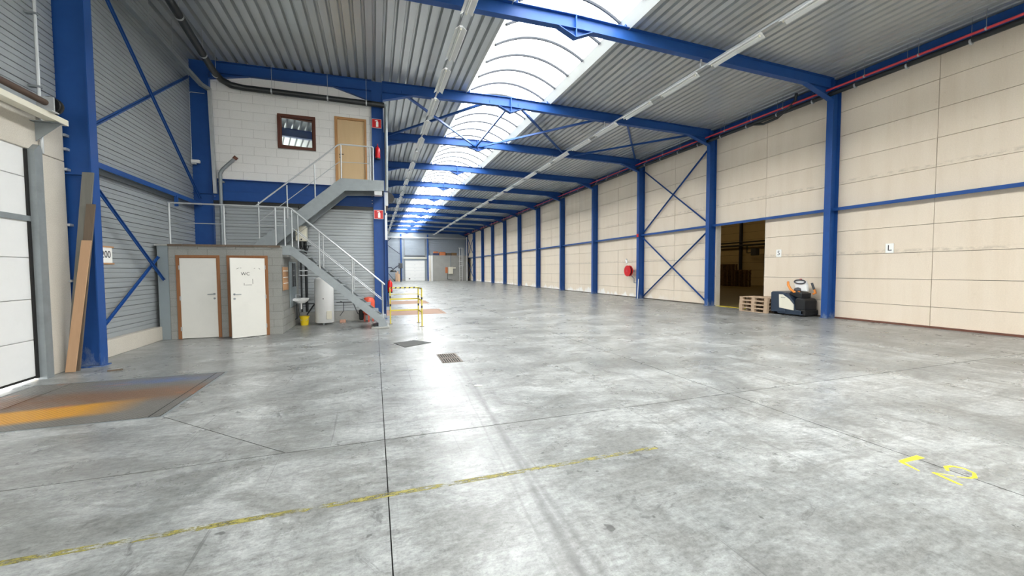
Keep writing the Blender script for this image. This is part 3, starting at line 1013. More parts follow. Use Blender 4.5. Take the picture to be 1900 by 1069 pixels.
# office window and door
w2 = thing('window_2', 'small brown framed office window reflecting the roof', 'window', (-2.235, OY, 5.49), kind='structure')
x0, x1, z0, z1 = wh
f = .085
MB().box(x0, x1, OY - .03, OY + .08, z1 - f, z1).box(x0, x1, OY - .03, OY + .08, z0, z0 + f) \
    .box(x0, x0 + f, OY - .03, OY + .08, z0 + f, z1 - f).box(x1 - f, x1, OY - .03, OY + .08, z0 + f, z1 - f).build('frame', MT['winf'], w2, bevel=.006)
sw, sh_ = x1 - x0 - 2 * f, z1 - z0 - 2 * f
sa = link('sash', MB().box(0, sw, 0, .02, 0, .03).box(0, sw, 0, .02, sh_ - .03, sh_).box(0, .03, 0, .02, .03, sh_ - .03).box(sw - .03, sw, 0, .02, .03, sh_ - .03).mesh('sash', MT['winf']), w2, Vector((x0 + f, OY + .0, z0 + f)) - ORG['window_2'])
sa.rotation_euler = (math.radians(-1), 0, math.radians(7))
MB().box(.03, sw - .03, .006, .012, .03, sh_ - .03).build('pane', MT['glass'], sa, local=True)
d3 = thing('door_3', 'beech wood office door with oak frame at the stair landing', 'door', (-.655, OY, 4.4), kind='structure')
x0, x1, z0, z1 = dh
MB().box(x0, x0 + .08, OY - .03, OY + .1, z0, z1).build('frame_post', MT['beechf'], d3)
MB().box(x1 - .06, x1, OY - .03, OY + .1, z0, z1).build('frame_post', MT['beechf'], d3)
MB().box(x0 + .08, x1 - .06, OY - .03, OY + .1, z1 - .07, z1).build('frame_head', MT['beechf'], d3)
lf = MB().box(x0 + .083, x1 - .063, OY + .02, OY + .06, z0 + .02, z1 - .073).build('leaf', MT['beech'], d3)
MB().tube([(x0 + .15, OY + .02, 5.45), (x0 + .15, OY - .04, 5.45), (x0 + .26, OY - .045, 5.45)], .011, 8).build('handle', MT['black'], lf)
for z_ in (5.45, 5.36):
    MB().lathe([(.026, -.008), (.026, 0)], (x0 + .15, OY + .02, z_), 12, 'y').build('escutcheon', MT['black'], lf)

# ------------------------------------------------------------------ washroom of grey blocks
WY = 11.85
ws = thing('wall_washroom', 'grey concrete block washroom with two doors under a railed flat roof', 'wall', (-3.6, 12.9, 0), kind='structure')
h1 = (-4.55, -3.65, -.1, 2.05)
h2 = (-3.50, -2.60, -.1, 2.05)
mb = MB()
for q in rect_sub((-4.70, -2.31, 0, 2.27), [h1, h2]):
    mb.box(q[0], q[1], WY + .008, WY + .14, q[2], q[3])
mb.box(-2.45, -2.308, WY + .14, 14.28, 0, 2.27)
mb.build('wall_core', MT['mortar'], ws)
gme = unit_cube(MT['grey'])
masonry(ws, gme, -4.70, -2.30, 0, 2.27, .40, .2, .009,
        lambda q: piece('block', gme, ws, q[0], q[1], WY + random.uniform(-.003, .003), WY + .12, q[2], q[3]), [h1, h2], .0)
masonry(ws, gme, WY + .005, 14.28, 0, 2.27, .40, .2, .009,
        lambda q: piece('block', gme, ws, -2.42, -2.30 + random.uniform(-.003, .003), q[0], q[1], q[2], q[3]), [], .2)
MB().box(-4.92, -4.705, WY + .01, WY + .05, 0, 2.31).build('closing_sheet', MT['sheet'], ws)
MB().box(-4.95, -2.29, WY - .02, 14.28, 2.275, 2.31).build('roof_slab', MT['concg'], ws)
for k in range(8):
    a = -4.70 + k * .30
    MB().box(a + .004, a + .296, WY - .035, WY - .02, 2.262 + random.uniform(0, .006), 2.318).build('roof_edge_board', MT['plankd'], ws)
MB().box(-4.9, -2.5, 13.2, 13.25, 0, 2.27).box(-3.6, -3.55, WY + .14, 13.2, 0, 2.27).build('room_shell', MT['mortar'], ws)

for n_, (x0, x1, lab) in enumerate(((-4.55, -3.65, 'closed white washroom door in a brown frame beside the grey cladding'), (-3.50, -2.60, 'white washroom door marked WC standing ajar in a brown frame'))):
    d = thing('door_%d' % (n_ + 1), lab, 'door', ((x0 + x1) / 2, WY, 0), kind='structure')
    for a, b in ((x0, x0 + .07), (x1 - .07, x1)):
        MB().box(a, b, WY - .025, WY + .13, 0, 2.05).build('frame_post', MT['frame'], d, bevel=.004)
    MB().box(x0 + .07, x1 - .07, WY - .025, WY + .13, 1.985, 2.05).build('frame_head', MT['frame'], d, bevel=.004)
    if n_ == 0:
        lf = MB().box(x0 + .073, x1 - .073, WY - .01, WY + .03, .012, 1.98).build('leaf', MT['wcdoor'], d)
        hx, s = x1 - .13, -1
        MB().tube([(hx, WY - .01, 1.09), (hx, WY - .06, 1.09), (hx - .13, WY - .065, 1.085)], .010, 8).build('handle', MT['galvd'], lf)
        for z_ in (1.09, .98):
            MB().lathe([(.025, -.01), (.025, 0)], (hx, WY - .01, z_), 12, 'y').build('escutcheon', MT['galvd'], lf)
        for z_ in (.25, 1.0, 1.75):
            MB().box(x0 + .06, x0 + .082, WY - .035, WY - .008, z_ - .05, z_ + .05).build('hinge', MT['galv'], lf)
    else:
        # hinged on the post by the stairs, swung out towards the viewer
        W = x1 - x0 - .146
        lf = MB().box(-W, 0, -.02, .02, .012, 1.98).build('leaf', MT['wcdoor'], d, local=True)
        lf.location = (x1 - .075 - ORG[d.name].x, -.02, 0)
        lf.rotation_euler = (0, 0, math.radians(31))
        MB().tube([(-W + .07, -.02, 1.09), (-W + .07, -.07, 1.09), (-W + .20, -.075, 1.085)], .010, 8).build('handle', MT['galvd'], lf, local=True)
        for z_ in (1.09, .98):
            MB().lathe([(.025, -.01), (.025, 0)], (-W + .07, -.02, z_), 12, 'y').build('escutcheon', MT['galvd'], lf, local=True)
        for z_ in (.25, 1.0, 1.75):
            MB().box(-.012, .012, -.03, -.018, z_ - .05, z_ + .05).build('hinge', MT['galv'], lf, local=True)
        tx = text('lettering', 'WC', .11, MT['ink'], face_mat('-y', (0, 0, 0)), None)
        tx.parent = lf
        tx.matrix_local = face_mat('-y', (-W * .58, -.021, 1.585))
        for a, b in (((-.62, 1.71), (-.57, 1.74)), ((-.55, 1.735), (-.52, 1.735)), ((-.25, 1.73), (-.22, 1.725)), ((-.14, 1.735), (-.11, 1.70)), ((-.28, 1.46), (-.28, 1.33)), ((-.47, 1.36), (-.47, 1.30)), ((-.45, 1.31), (-.3, 1.31))):
            MB().bar((a[0], -.021, a[1]), (b[0], -.021, b[1]), .012, .002, (0, 1, 0)).build('scuff', MT['mortar'], lf, local=True)

# things on the washroom side wall
XS = -2.29
o = thing('notice_board', 'brown card notices pinned on the washroom side wall', 'notice', (XS, 12.2, 1.13))
MB().box(XS, XS + .012, 11.93, 12.60, 1.14, 1.76).build('card', MT['cork'], o)
for z_ in (1.66, 1.49, 1.33):
    MB().box(XS + .012, XS + .015, 11.97, 12.56, z_ - .012, z_ + .006).build('strip', MT['paper'], o)
o = thing('splash_panel', 'grey splash panel behind the washbasin', 'panel', (XS, 13.3, .62))
MB().box(XS, XS + .015, 12.78, 13.80, .62, 1.92).build('sheet', MT['sheet'], o)
o = thing('wall_mirror', 'narrow dark mirror above the washbasin', 'mirror', (XS + .015, 13.38, 1.2))
MB().box(XS + .016, XS + .028, 13.18, 13.58, 1.2, 1.88).build('glass', MT['mirror'], o)
for a_ in (13.16, 13.58):
    MB().box(XS + .016, XS + .034, a_, a_ + .02, 1.19, 1.89).build('edge', MT['black'], o)
wbn = thing('washbasin', 'small white washbasin on the side of the washroom', 'washbasin', (-2.1, 13.3, .5))
prof = [(.02, .70), (.10, .70), (.19, .77), (.215, .84), (.205, .845), (.18, .79), (.10, .73), (.02, .725)]
MB().lathe(prof, (-2.08, 13.3, 0), 20).box(-2.27, -2.1, 13.10, 13.5, .78, .845).build('bowl', MT['white'], wbn, smooth=True)
MB().tube([(-2.08, 13.3, .70), (-2.08, 13.3, .52)], .025, 8).build('trap', MT['white'], wbn, smooth=True)
MB().tube([(-2.22, 13.3, .84), (-2.22, 13.3, .95), (-2.12, 13.3, .95), (-2.10, 13.3, .92)], .014, 8).build('tap', MT['galv'], wbn, smooth=True)
MB().tube([(-2.2, 13.3, .68), (-2.2, 13.3, .25), (-2.25, 13.36, .22)], .02, 8).build('waste_pipe', MT['blackp'], wbn, smooth=True)
bu = thing('bucket', 'yellow plastic bucket on the floor under the washbasin', 'bucket', (-2.05, 13.62, 0))
MB().lathe([(.0, .01), (.105, 0), (.135, .26), (.142, .265), (.142, .275), (.128, .275), (.1, .02), (0, .02)], (-2.05, 13.62, 0), 24).build('body', MT['bucket'], bu, smooth=True)
MB().tube([(-2.05 + .142 * math.cos(a), 13.62 - .05 * math.sin(a) - .06, .25 - .1 * math.sin(a)) for a in [math.pi * k / 10 for k in range(11)]], .006, 6).build('handle', MT['galv'], bu)
bo = thing('hot_water_cylinder', 'tall white hot water cylinder standing under the staircase', 'water heater', (-1.5, 13.72, 0))
MB().lathe([(0, .05), (.26, .05), (.275, .07), (.275, 1.33), (.25, 1.41), (.15, 1.46), (0, 1.47)], (-1.5, 13.72, 0), 32).build('tank', MT['white'], bo, smooth=True)
for a in (0.5, 2.6, 4.7):
    MB().lathe([(.03, 0), (.03, .06)], (-1.5 + .2 * math.cos(a), 13.72 + .2 * math.sin(a), 0), 10).build('foot', MT['galvd'], bo)
MB().box(-1.42, -1.27, 13.435, 13.50, .16, .42).build('cover_plate', MT['cream'], bo, bevel=.015)
MB().lathe([(.016, -.01), (.016, .02)], (-1.5, 13.445, .80), 10, 'y').build('thermometer', MT['black'], bo)
MB().tube([(-1.58, 13.72, 1.44), (-1.58, 13.72, 1.56), (-1.58, 13.72, 1.7)], .012, 8).build('outlet_pipe', MT['galv'], bo)
he = thing('wall_water_heater', 'small cream water heater hanging on the cladding behind the stairs', 'water heater', (-2.12, 14.2, 2.55))
MB().box(-2.29, -1.97, 13.88, 14.13, 2.58, 3.05).build('casing', MT['cream'], he, bevel=.04, seg=3)
MB().lathe([(.022, -.015), (.022, .01)], (-2.12, 13.88, 2.63), 12, 'y').build('knob', MT['black'], he)
for k, (dx, dz) in enumerate(((-.06, .12), (.0, .2), (.07, .16))):
    MB().tube([(-2.12 + dx, 14.2, 2.58), (-2.12 + dx, 14.2, 2.52 - dz * .5), (-2.12 + dx + .06, 14.12, 2.46 - dz), (-2.02 + dx, 14.1, 2.50 - dz * .3), (-1.96 + dx, 14.15, 2.45)], .012, 8).build('hose', MT['blackp'], he, smooth=True)
ve = thing('expansion_vessel', 'orange red expansion tank behind the foot of the stairs', 'tank', (-.22, 13.85, 0))
MB().lathe([(0, .20), (.12, .22), (.19, .30), (.19, .68), (.13, .78), (0, .81)], (-.20, 13.85, 0), 28).build('tank', MT['vessel'], ve, smooth=True)
for a in (.6, 2.7, 4.7):
    MB().box(-.20 + .15 * math.cos(a) - .025, -.20 + .15 * math.cos(a) + .025, 13.85 + .15 * math.sin(a) - .02, 13.85 + .15 * math.sin(a) + .02, 0, .32).build('leg', MT['vessel'], ve)
MB().box(-.50, -.36, 13.78, 13.95, .06, .40).build('pump', MT['rubber'], ve, bevel=.03)
pp = thing('water_pipe', 'black water pipe with valve along the cladding by the cylinder', 'pipe', (-1.2, 14.25, .4))
MB().tube([(-2.25, 14.26, .60), (-1.78, 14.26, .60), (-1.78, 14.26, .45), (-2.2, 14.26, .45)], .016, 8).build('loop', MT['blackp'], pp, smooth=True)
MB().tube([(-1.2, 14.26, .62), (-.7, 14.26, .62), (-.7, 14.2, .62)], .014, 8).build('run', MT['blackp'], pp, smooth=True)
MB().tube([(-1.08, 14.2, .66), (-.98, 14.16, .62), (-.98, 14.14, .35), (-1.1, 14.2, .18)], .01, 8).build('hose', MT['grip'], pp, smooth=True)
MB().lathe([(.05, -.03), (.055, .0), (.05, .03)], (-.72, 14.16, .74), 14, 'y').build('gauge', MT['black'], pp, smooth=True)
MB().tube([(-.72, 14.16, .70), (-.66, 14.16, .52), (-.55, 14.1, .25), (-.44, 13.95, .2)], .012, 8).build('hose', MT['grip'], pp, smooth=True)
MB().tube([(-2.0, 13.75, .30), (-1.85, 13.9, .55), (-1.8, 13.95, .62)], .02, 8).build('drain_hose', MT['blackp'], pp, smooth=True)
o = MB().box(-1.08, -.90, 13.80, 13.92, 0, .09).build('loose_brick', MT['pinkbrick'], bevel=.008)
put(o, 'pinkish loose brick on the floor beside the white cylinder', 'brick')
dp = thing('drain_pipe', 'pair of dark drain pipes in the corner behind the washbasin', 'pipe', (-2.15, 14.2, .3))
for x_, r_ in ((-2.20, .025), (-2.06, .04)):
    MB().tube([(x_, 14.195, .35), (x_, 14.195, 3.7)], r_, 8).build('pipe', MT['blackp'], dp, smooth=True)
for z_ in (1.5, 1.65):
    MB().box(-2.24, -2.0, 14.145, 14.155, z_, z_ + .03).build('clip', MT['galv'], dp)

# ------------------------------------------------------------------ railing on the washroom roof
rl_ = thing('guard_railing', 'galvanised guard railing on the edge of the washroom roof', 'railing', (-3.4, 11.95, 2.31))
for x_ in (-4.68, -3.555, -2.42, -2.21):
    MB().tube([(x_, 11.95, 2.31), (x_, 11.95, 3.31)], .021, 10).build('post', MT['galv'], rl_, smooth=True)
MB().tube([(-4.70, 11.95, 3.32), (-2.16, 11.95, 3.32)], .021, 10).build('top_rail', MT['galv'], rl_, smooth=True)
MB().tube([(-4.68, 11.95, 2.84), (-2.16, 11.95, 2.84)], .010, 8).build('mid_rail', MT['galv'], rl_, smooth=True)

# ------------------------------------------------------------------ lower staircase
s1 = thing('lower_staircase', 'galvanised staircase descending from the washroom roof to the floor', 'staircase', (-.9, 12.5, 0))
YA, YB = 12.05, 12.95


def stringer(parent, poly, y, inward, m):
    MB().prism(poly, 'y', y - .006, y + .006).build('stringer', m, parent)


P1 = [(-2.35, 2.33), (-2.08, 2.33), (.28, .245), (.28, .06), (.08, .06), (.08, .17), (-2.10, 2.085), (-2.35, 2.085)]
for y, s in ((YA, 1), (YB, -1)):
    mb = MB().prism(P1, 'y', y - .006, y + .006)
    for (a, b) in ((0, 1), (1, 2), (5, 6), (6, 7)):
        p, q = P1[a], P1[b]
        mb.bar((p[0], y + s * .035, p[1]), (q[0], y + s * .035, q[1]), .07, .012)
    mb.bar((.28, y + s * .035, .245), (.28, y + s * .035, .02), .012, .07, (0, 1, 0))
    mb.build('stringer', MT['galvd'], s1)
nst = 11
for k in range(nst):
    x = -2.08 + (k + .5) * 2.36 / nst
    z = 2.33 - (k + 1) * 2.29 / (nst + 1)
    MB().box(x - .13, x + .13, YA + .01, YB - .01, z + .06, z + .09).build('tread', MT['galvd'], s1)
for y in (YA, YB):
    zl = lambda x: 2.33 - (x + 2.08) * .885
    for x_ in (-2.06, -1.41, -.59, .21):
        MB().tube([(x_, y, zl(x_) - .02), (x_, y, zl(x_) + .99)], .018, 10).build('post', MT['galv'], s1, smooth=True)
    MB().tube([(-2.17, y, 3.34), (-2.06, y, zl(-2.06) + .99), (.27, y, zl(.27) + 1.0)], .021, 10).build('handrail', MT['galv'], s1, smooth=True)
    MB().tube([(-2.06, y, zl(-2.06) + .49), (.21, y, zl(.21) + .49)], .010, 8).build('mid_rail', MT['galv'], s1, smooth=True)
MB().box(-.02, .33, 12.02, 12.98, .045, .06).build('base_plate', MT['galvd'], s1)
pd = MB().box(-.12, .375, 11.97, 13.03, 0, .045).build('stair_pad', MT['concg'], bevel=.01)
put(pd, 'low concrete pad under the foot of the staircase', 'pad')

# ------------------------------------------------------------------ upper staircase with landing
s2 = thing('upper_staircase', 'galvanised staircase rising from the washroom roof to the office landing', 'staircase', (-1.4, 13.5, 2.31))
YA2, YB2 = 13.05, 13.95
P2 = [(-3.22, 2.33), (-3.13, 2.47), (-.90, 4.40), (.32, 4.41), (.32, 4.11), (-.79, 4.05), (-2.74, 2.33)]
for y, s in ((YA2, 1), (YB2, -1)):
    mb = MB().prism(P2, 'y', y - .006, y + .006)
    for (a, b) in ((1, 2), (2, 3), (4, 5), (5, 6)):
        p, q = P2[a], P2[b]
        mb.bar((p[0], y + s * .035, p[1]), (q[0], y + s * .035, q[1]), .07, .012)
    mb.build('stringer', MT['galvd'], s2)
n2 = 10
for k in range(n2):
    x = -2.90 + k * .213
    z = 2.50 + k * .185
    td = MB().box(x - .12, x + .12, YA2 + .01, YB2 - .01, z - .03, z).build('tread', MT['galvd'], s2)
    MB().box(x - .12, x - .113, YA2 + .01, YB2 - .01, z - .1, z - .03).build('tread_lip', MT['galvd'], td)
MB().box(-.88, .32, YA2 + .008, 14.21, 4.36, 4.40).build('landing', MT['galvd'], s2)
MB().box(.31, .325, YA2, 14.2, 4.11, 4.41).build('end_plate', MT['galvd'], s2)
MB().box(.04, .26, YA2 + .02, YA2 + .3, 3.97, 4.11).build('bracket', MT['galv'], s2)
z2 = lambda x: 4.40 + (x + .9) * .866
for x_, a, b in ((-3.05, 2.58, 3.60), (-2.33, z2(-2.33), z2(-2.33) + .95), (-1.60, z2(-1.6), z2(-1.6) + .95), (-.88, 4.40, 5.38), (-.07, 4.40, 5.38), (.02, 4.40, 5.38)):
    MB().tube([(x_, YA2, a), (x_, YA2, b)], .019, 10).build('post', MT['galv'], s2, smooth=True)
MB().tube([(-3.13, YA2, 3.47), (-.96, YA2, 5.37), (-.88, YA2, 5.40), (.0, YA2, 5.40), (.02, YA2, 5.38)], .021, 10).build('handrail', MT['galv'], s2, smooth=True)
MB().tube([(-3.1, YA2, 3.0), (-.93, YA2, 4.88), (.02, YA2, 4.90)], .010, 8).build('mid_rail', MT['galv'], s2, smooth=True)

# ------------------------------------------------------------------ pipes and small gear around the office
bp = thing('black_drain_pipe', 'black drain pipe slung below the roof above the white office wall', 'pipe', (-2.0, 13, 7.0))
MB().tube([(-3.85, 9.2, 7.34), (-4.05, 12.0, 7.27), (-4.12, 13.4, 7.2), (-4.08, 13.85, 7.17), (-3.9, 14.08, 7.13), (-3.6, 14.12, 7.11), (.40, 14.12, 7.10)], .085, 12).build('pipe', MT['blackp'], bp, smooth=True)
MB().tube([(.40, 14.12, 7.10), (.44, 14.12, 7.08), (.45, 14.12, 7.0), (.43, 14.12, 4.3)], .055, 10).build('downpipe', MT['galvd'], bp, smooth=True)
for p in ((-3.98, 11.0, 7.29), (-4.08, 12.6, 7.24), (-4.12, 13.6, 7.19), (-2.85, 14.12, 7.11), (-1.3, 14.12, 7.1), (-.15, 14.12, 7.1)):
    MB().tube([(p[0], p[1], p[2] - .02), (p[0], p[1], zt(p[0]) + .02)], .006, 6).build('hanger_rod', MT['galv'], bp)
    alongx = p[1] > 14
    MB().lathe([(.086, -.02), (.095, -.02), (.095, .02), (.086, .02)], p, 14, 'x' if alongx else 'y').build('clamp', MT['galv'], bp, smooth=True)
gt = thing('galvanised_tray', 'galvanised cable tray under the roof along the grey cladding', 'tray', (-4.55, 11.5, 4.0))
MB().bar((-4.62, 8.9, 7.06), (-4.58, 13.95, 6.98), .10, .09).build('tray', MT['galvd'], gt)
MB().bar((-4.46, 14.15, 7.0), (-4.40, 14.15, 3.95), .08, .10, (0, 1, 0)).build('drop_tray', MT['galv'], gt)
MB().bar((-4.60, 13.9, 6.99), (-4.46, 14.15, 6.95), .10, .09).build('bend', MT['galvd'], gt)
for y_ in (10.2, 11.2, 12.3):
    MB().tube([(-4.61, y_, 7.1), (-4.61, y_, zt(-4.6) + .02)], .006, 6).build('hanger_rod', MT['galv'], gt)
vp = thing('vent_pipe', 'grey vent pipe with angled top in front of the white office wall', 'pipe', (-4.2, 14.15, 2.31))
MB().tube([(-4.27, 14.16, 2.35), (-4.27, 14.16, 4.55), (-4.20, 14.16, 4.68), (-3.88, 14.16, 5.02)], .048, 10).build('pipe', MT['galvd'], vp, smooth=True)
MB().tube([(-3.90, 14.16, 5.00), (-3.84, 14.16, 5.07)], .06, 10).build('outlet', MT['rust'], vp, smooth=True)
for z_ in (2.6, 3.4, 4.3):
    MB().box(-4.34, -4.20, 14.2, 14.30, z_, z_ + .04).build('clip', MT['galv'], vp)
el = thing('emergency_lamp', 'small white emergency lamp on the corner column', 'lamp', (-4.9, 14.2, 4.80))
MB().box(-4.98, -4.76, 14.13, 14.22, 4.81, 4.90).build('housing', MT['white'], el, bevel=.012)
MB().box(-4.97, -4.86, 14.14, 14.225, 4.77, 4.81).build('bracket', MT['galv'], el)
MB().tube([(-4.97, 14.2, 4.9), (-4.97, 14.2, 6.8), (-4.94, 14.2, 6.84), (-4.6, 14.2, 6.84)], .008, 6).build('cable', MT['galv'], el)


def ext_sign(x, y, z, lab):
    t = thing('extinguisher_sign', lab, 'sign', (x, y, z))
    MB().box(x - .15, x + .15, y - .006, y, z, z + .30).build('plate', MT['white'], t)
    MB().box(x - .138, x + .138, y - .010, y - .006, z + .012, z + .288).build('red_field', MT['red'], t)
    MB().prism([(x - .02, z + .04), (x + .055, z + .04), (x + .055, z + .19), (x + .04, z + .215), (x + .005, z + .215), (x - .02, z + .19)], 'y', y - .014, y - .010) \
        .prism([(x - .055, z + .24), (x - .05, z + .225), (x + .005, z + .225), (x + .03, z + .215), (x + .04, z + .245), (x + .0, z + .255)], 'y', y - .014, y - .010).build('pictogram', MT['paper'], t)


ext_sign(.155, 14.23, 6.37, 'red fire extinguisher sign high on the blue column above the landing')
ext_sign(.165, 14.23, 3.38, 'red fire extinguisher sign on the blue column below the landing')


def extinguisher(x, y, z, lab, tilt=False):
    t = thing('fire_extinguisher', lab, 'fire extinguisher', (x, y, z))
    MB().lathe([(0, .0), (.07, .0), (.078, .02), (.078, .33), (.06, .38), (.025, .41), (.02, .43), (0, .43)], (x, y, z), 18).build('cylinder', MT['red'], t, smooth=True)
    MB().lathe([(.080, .0), (.081, .045), (.07, .048)], (x, y, z - .004), 18).build('base_ring', MT['black'], t, smooth=True)
    MB().box(x - .015, x + .015, y - .06, y + .05, z + .43, z + .45).box(x - .012, x + .012, y - .08, y + .02, z + .47, z + .485).build('valve', MT['redp'], t)
    MB().tube([(x - .02, y - .03, z + .43), (x - .07, y - .05, z + .40), (x - .085, y - .03, z + .2), (x - .08, y - .02, z + .08)], .011, 8).build('hose', MT['black'], t, smooth=True)
    MB().box(x - .01, x + .01, y + .05, y + .14, z + .40, z + .43).build('wall_hook', MT['galv'], t)
    return t


extinguisher(.17, 14.16, 5.33, 'red fire extinguisher hanging on the blue column beside the office door')
extinguisher(.49, 14.27, .90, 'red fire extinguisher above the yellow barrier beside the stair foot')

# dock door gear on the far side of the column
dg = thing('dock_door_gear', 'black cable drum and pale guide bracket beyond the blue column', 'door gear', (.5, 15.2, 2.8))
MB().lathe([(.03, -.06), (.19, -.06), (.195, -.03), (.15, -.02), (.15, .03), (.195, .04), (.19, .06), (.03, .06)], (.52, 15.1, 4.24), 24, 'y').build('cable_drum', MT['black'], dg, smooth=True)
MB().box(.15, .50, 14.98, 15.02, 3.95, 4.42).build('bearing_plate', MT['galv'], dg)
MB().box(.16, .42, 15.0, 15.1, 3.62, 3.95).build('bracket', MT['cream'], dg)
MB().box(.30, .46, 15.0, 15.1, 2.75, 3.7).build('guide_rail', MT['white'], dg)
MB().tube([(.52, 15.1, 4.24), (.52, 18.2, 4.24)], .04, 10).build('shaft', MT['browntube'], dg, smooth=True)

# ------------------------------------------------------------------ yellow barrier
ba = thing('barrier_rail', 'yellow and black safety barrier rail beside the stair foot', 'barrier', (.8, 12.5, 0))
for (x_, y_) in ((.44, 12.92), (1.29, 12.92), (1.30, 12.02)):
    ps = MB().tube([(x_, y_, .012), (x_, y_, 1.13)], .021, 10).build('post', MT['yellow'], ba, smooth=True)
    MB().box(x_ - .06, x_ + .06, y_ - .06, y_ + .06, 0, .012).build('foot_plate', MT['grille'], ps)
    for z_ in (.55, .80):
        MB().lathe([(.0225, 0), (.0225, .07)], (x_, y_, z_), 10).build('black_band', MT['black'], ps, smooth=True)
MB().tube([(.44, 12.92, 1.12), (1.29, 12.92, 1.12)], .022, 10).build('top_rail', MT['hazard'], ba, smooth=True)
MB().tube([(1.29, 12.92, 1.12), (1.30, 12.02, 1.12)], .022, 10).build('top_rail', MT['hazard'], ba, smooth=True)
for z_, hh in ((.92, .008), (.77, .022), (.42, .022)):
    MB().bar((.44, 12.92, z_), (1.29, 12.92, z_), .02, hh * 2).build('rail', MT['yellow'], ba)
    MB().bar((1.295, 12.92, z_ - (.0 if hh < .01 else .0)), (1.30, 12.02, z_), .02, hh * 2).build('rail', MT['yellow'], ba)

# ------------------------------------------------------------------ floor things
fd = thing('floor_drain', 'slotted cast iron drain grate in two halves in the floor', 'drain', (1.30, 7.48, 0))
for y0, y1 in ((7.10, 7.46), (7.50, 7.87)):
    MB().box(1.12, 1.49, y0, y1, .0005, .002).build('pit_shade_sheet', MT['hole'], fd)  # thin black sheet painting the shade below the slats
    fr = MB().box(1.12, 1.49, y0, y0 + .02, .002, .008).box(1.12, 1.49, y1 - .02, y1, .002, .008).box(1.12, 1.14, y0 + .02, y1 - .02, .002, .008).box(1.47, 1.49, y0 + .02, y1 - .02, .002, .008)
    fr.build('rim', MT['grille'], fd)
    for k in range(8):
        x = 1.155 + k * .042
        MB().box(x, x + .019, y0 + .02, y1 - .02, .002, .008).build('slat', MT['grille'], fd)
q = [(.38, 9.46), (.59, 8.84), (1.20, 9.23), (.87, 9.66)]
o = MB().prism(q, 'z', .0005, .008).build('floor_plate', MT['matd'])
put(o, 'dark flat cover plate lying skewed on the floor near the drain', 'plate')
o = MB().bar((1.32, 5.53, .008), (1.42, 5.49, .008), .035, .012).build('paper_scrap', MT['paper'])
put(o, 'small white paper scrap on the floor in front of the drain', 'paper')
tp = MB().prism([(-4.2, 3.0), (2.45, 3.0), (2.45, 3.055), (-4.2, 3.055)], 'z', .0006, .0014).build('floor_tape', MT['tape'])
put(tp, 'worn yellow marking line crossing the floor in the foreground', 'floor marking')
mk = thing('painted_floor_mark', 'yellow painted L2 floor mark on the floor joint', 'floor marking', (4.4, 1.95, 0))


def stroke(pts, w0, name):
    mb = MB()
    for (a, b, wa, wb) in pts:
        a, b = Vector((a[0], a[1], 0)), Vector((b[0], b[1], 0))
        d = (b - a).normalized()
        n = Vector((-d.y, d.x, 0))
        mb.prism([tuple((a + n * wa)[:2]), tuple((a - n * wa)[:2]), tuple((b - n * wb)[:2]), tuple((b + n * wb)[:2])], 'z', .0006, .0016)
    mb.build(name, MT['ymark'], mk)


stroke([((4.225, 2.105), (4.50, 2.105), .018, .028), ((4.225, 2.105), (4.17, 1.955), .018, .005)], 0, 'letter')
stroke([((4.245, 1.905), (4.20, 1.74), .014, .012), ((4.20, 1.74), (4.20, 1.715), .012, .008),
        ((4.245, 1.90), (4.325, 1.815), .005, .004), ((4.33, 1.80), (4.40, 1.755), .004, .008), ((4.40, 1.755), (4.455, 1.75), .008, .014),
        ((4.455, 1.75), (4.54, 1.79), .014, .010), ((4.54, 1.79), (4.565, 1.86), .010, .010), ((4.565, 1.86), (4.53, 1.915), .010, .012),
        ((4.53, 1.915), (4.46, 1.925), .012, .014), ((4.46, 1.925), (4.39, 1.88), .014, .010)], 0, 'numeral')
# yellow threshold of the door opening
o = MB().prism([(14.5, 11.95), (14.75, 11.95), (14.75, 14.13), (14.5, 14.13)], 'z', .0006, .0016).build('threshold_line', MT['ymark'])
put(o, 'yellow painted threshold line in the door opening of the panel wall', 'floor marking')

# ------------------------------------------------------------------ rows of batten lights
def batten_proto():
    t = thing('batten_light', 'x', 'light fitting', (0, 0, 0))
    L = 1.53
    bd = MB().box(-.035, .035, 0, L, .0, .05).build('body', MT['white'], t, local=True)
    for s in (-1, 1):
        MB().prism([(s * .035, .035), (s * .13, -.045), (s * .135, -.038), (s * .04, .043)], 'y', .01, L - .01).build('reflector', MT['white'], t, local=True)
    MB().tube([(0, .06, -.022), (0, L - .06, -.022)], .014, 8).build('tube', MT['paper'], t, local=True, smooth=True)
    for y_ in (.03, L - .05):
        MB().box(-.016, .016, y_, y_ + .03, -.04, .0).build('lamp_holder', MT['cream'], bd, local=True)
    return t


bt = batten_proto()
PIT = 2.05
first = True
for x_, ys, row, rown in ((2.0, 7.35, 'beside the office column', 'batten lights of the row beside the office'), (8.87, 5.35, 'towards the panel wall', 'batten lights of the row towards the panel wall')):
    n = 0
    y = ys
    while y < YEND - 1.6:
        o = bt if first else copy_tree(bt)
        first = False
        o.location = (x_, y, 7.27)
        o['label'] = 'white batten light, %s from the camera in the row %s' % (ORDN[n], row)
        o['group'] = rown
        n += 1
        y += PIT
    t = thing('light_trunking', 'long white trunking rail carrying the lights of the row ' + row, 'trunking', (x_, 34, 7.32))
    MB().box(x_ - .022, x_ + .022, ys - 1.2, YEND - .3, 7.33, 7.375).build('rail', MT['galv'], t)
    for y_ in YC:
        MB().box(x_ - .02, x_ + .02, y_ - .02, y_ + .02, 7.375, zt(x_) - .35).build('hanger', MT['galv'], t)

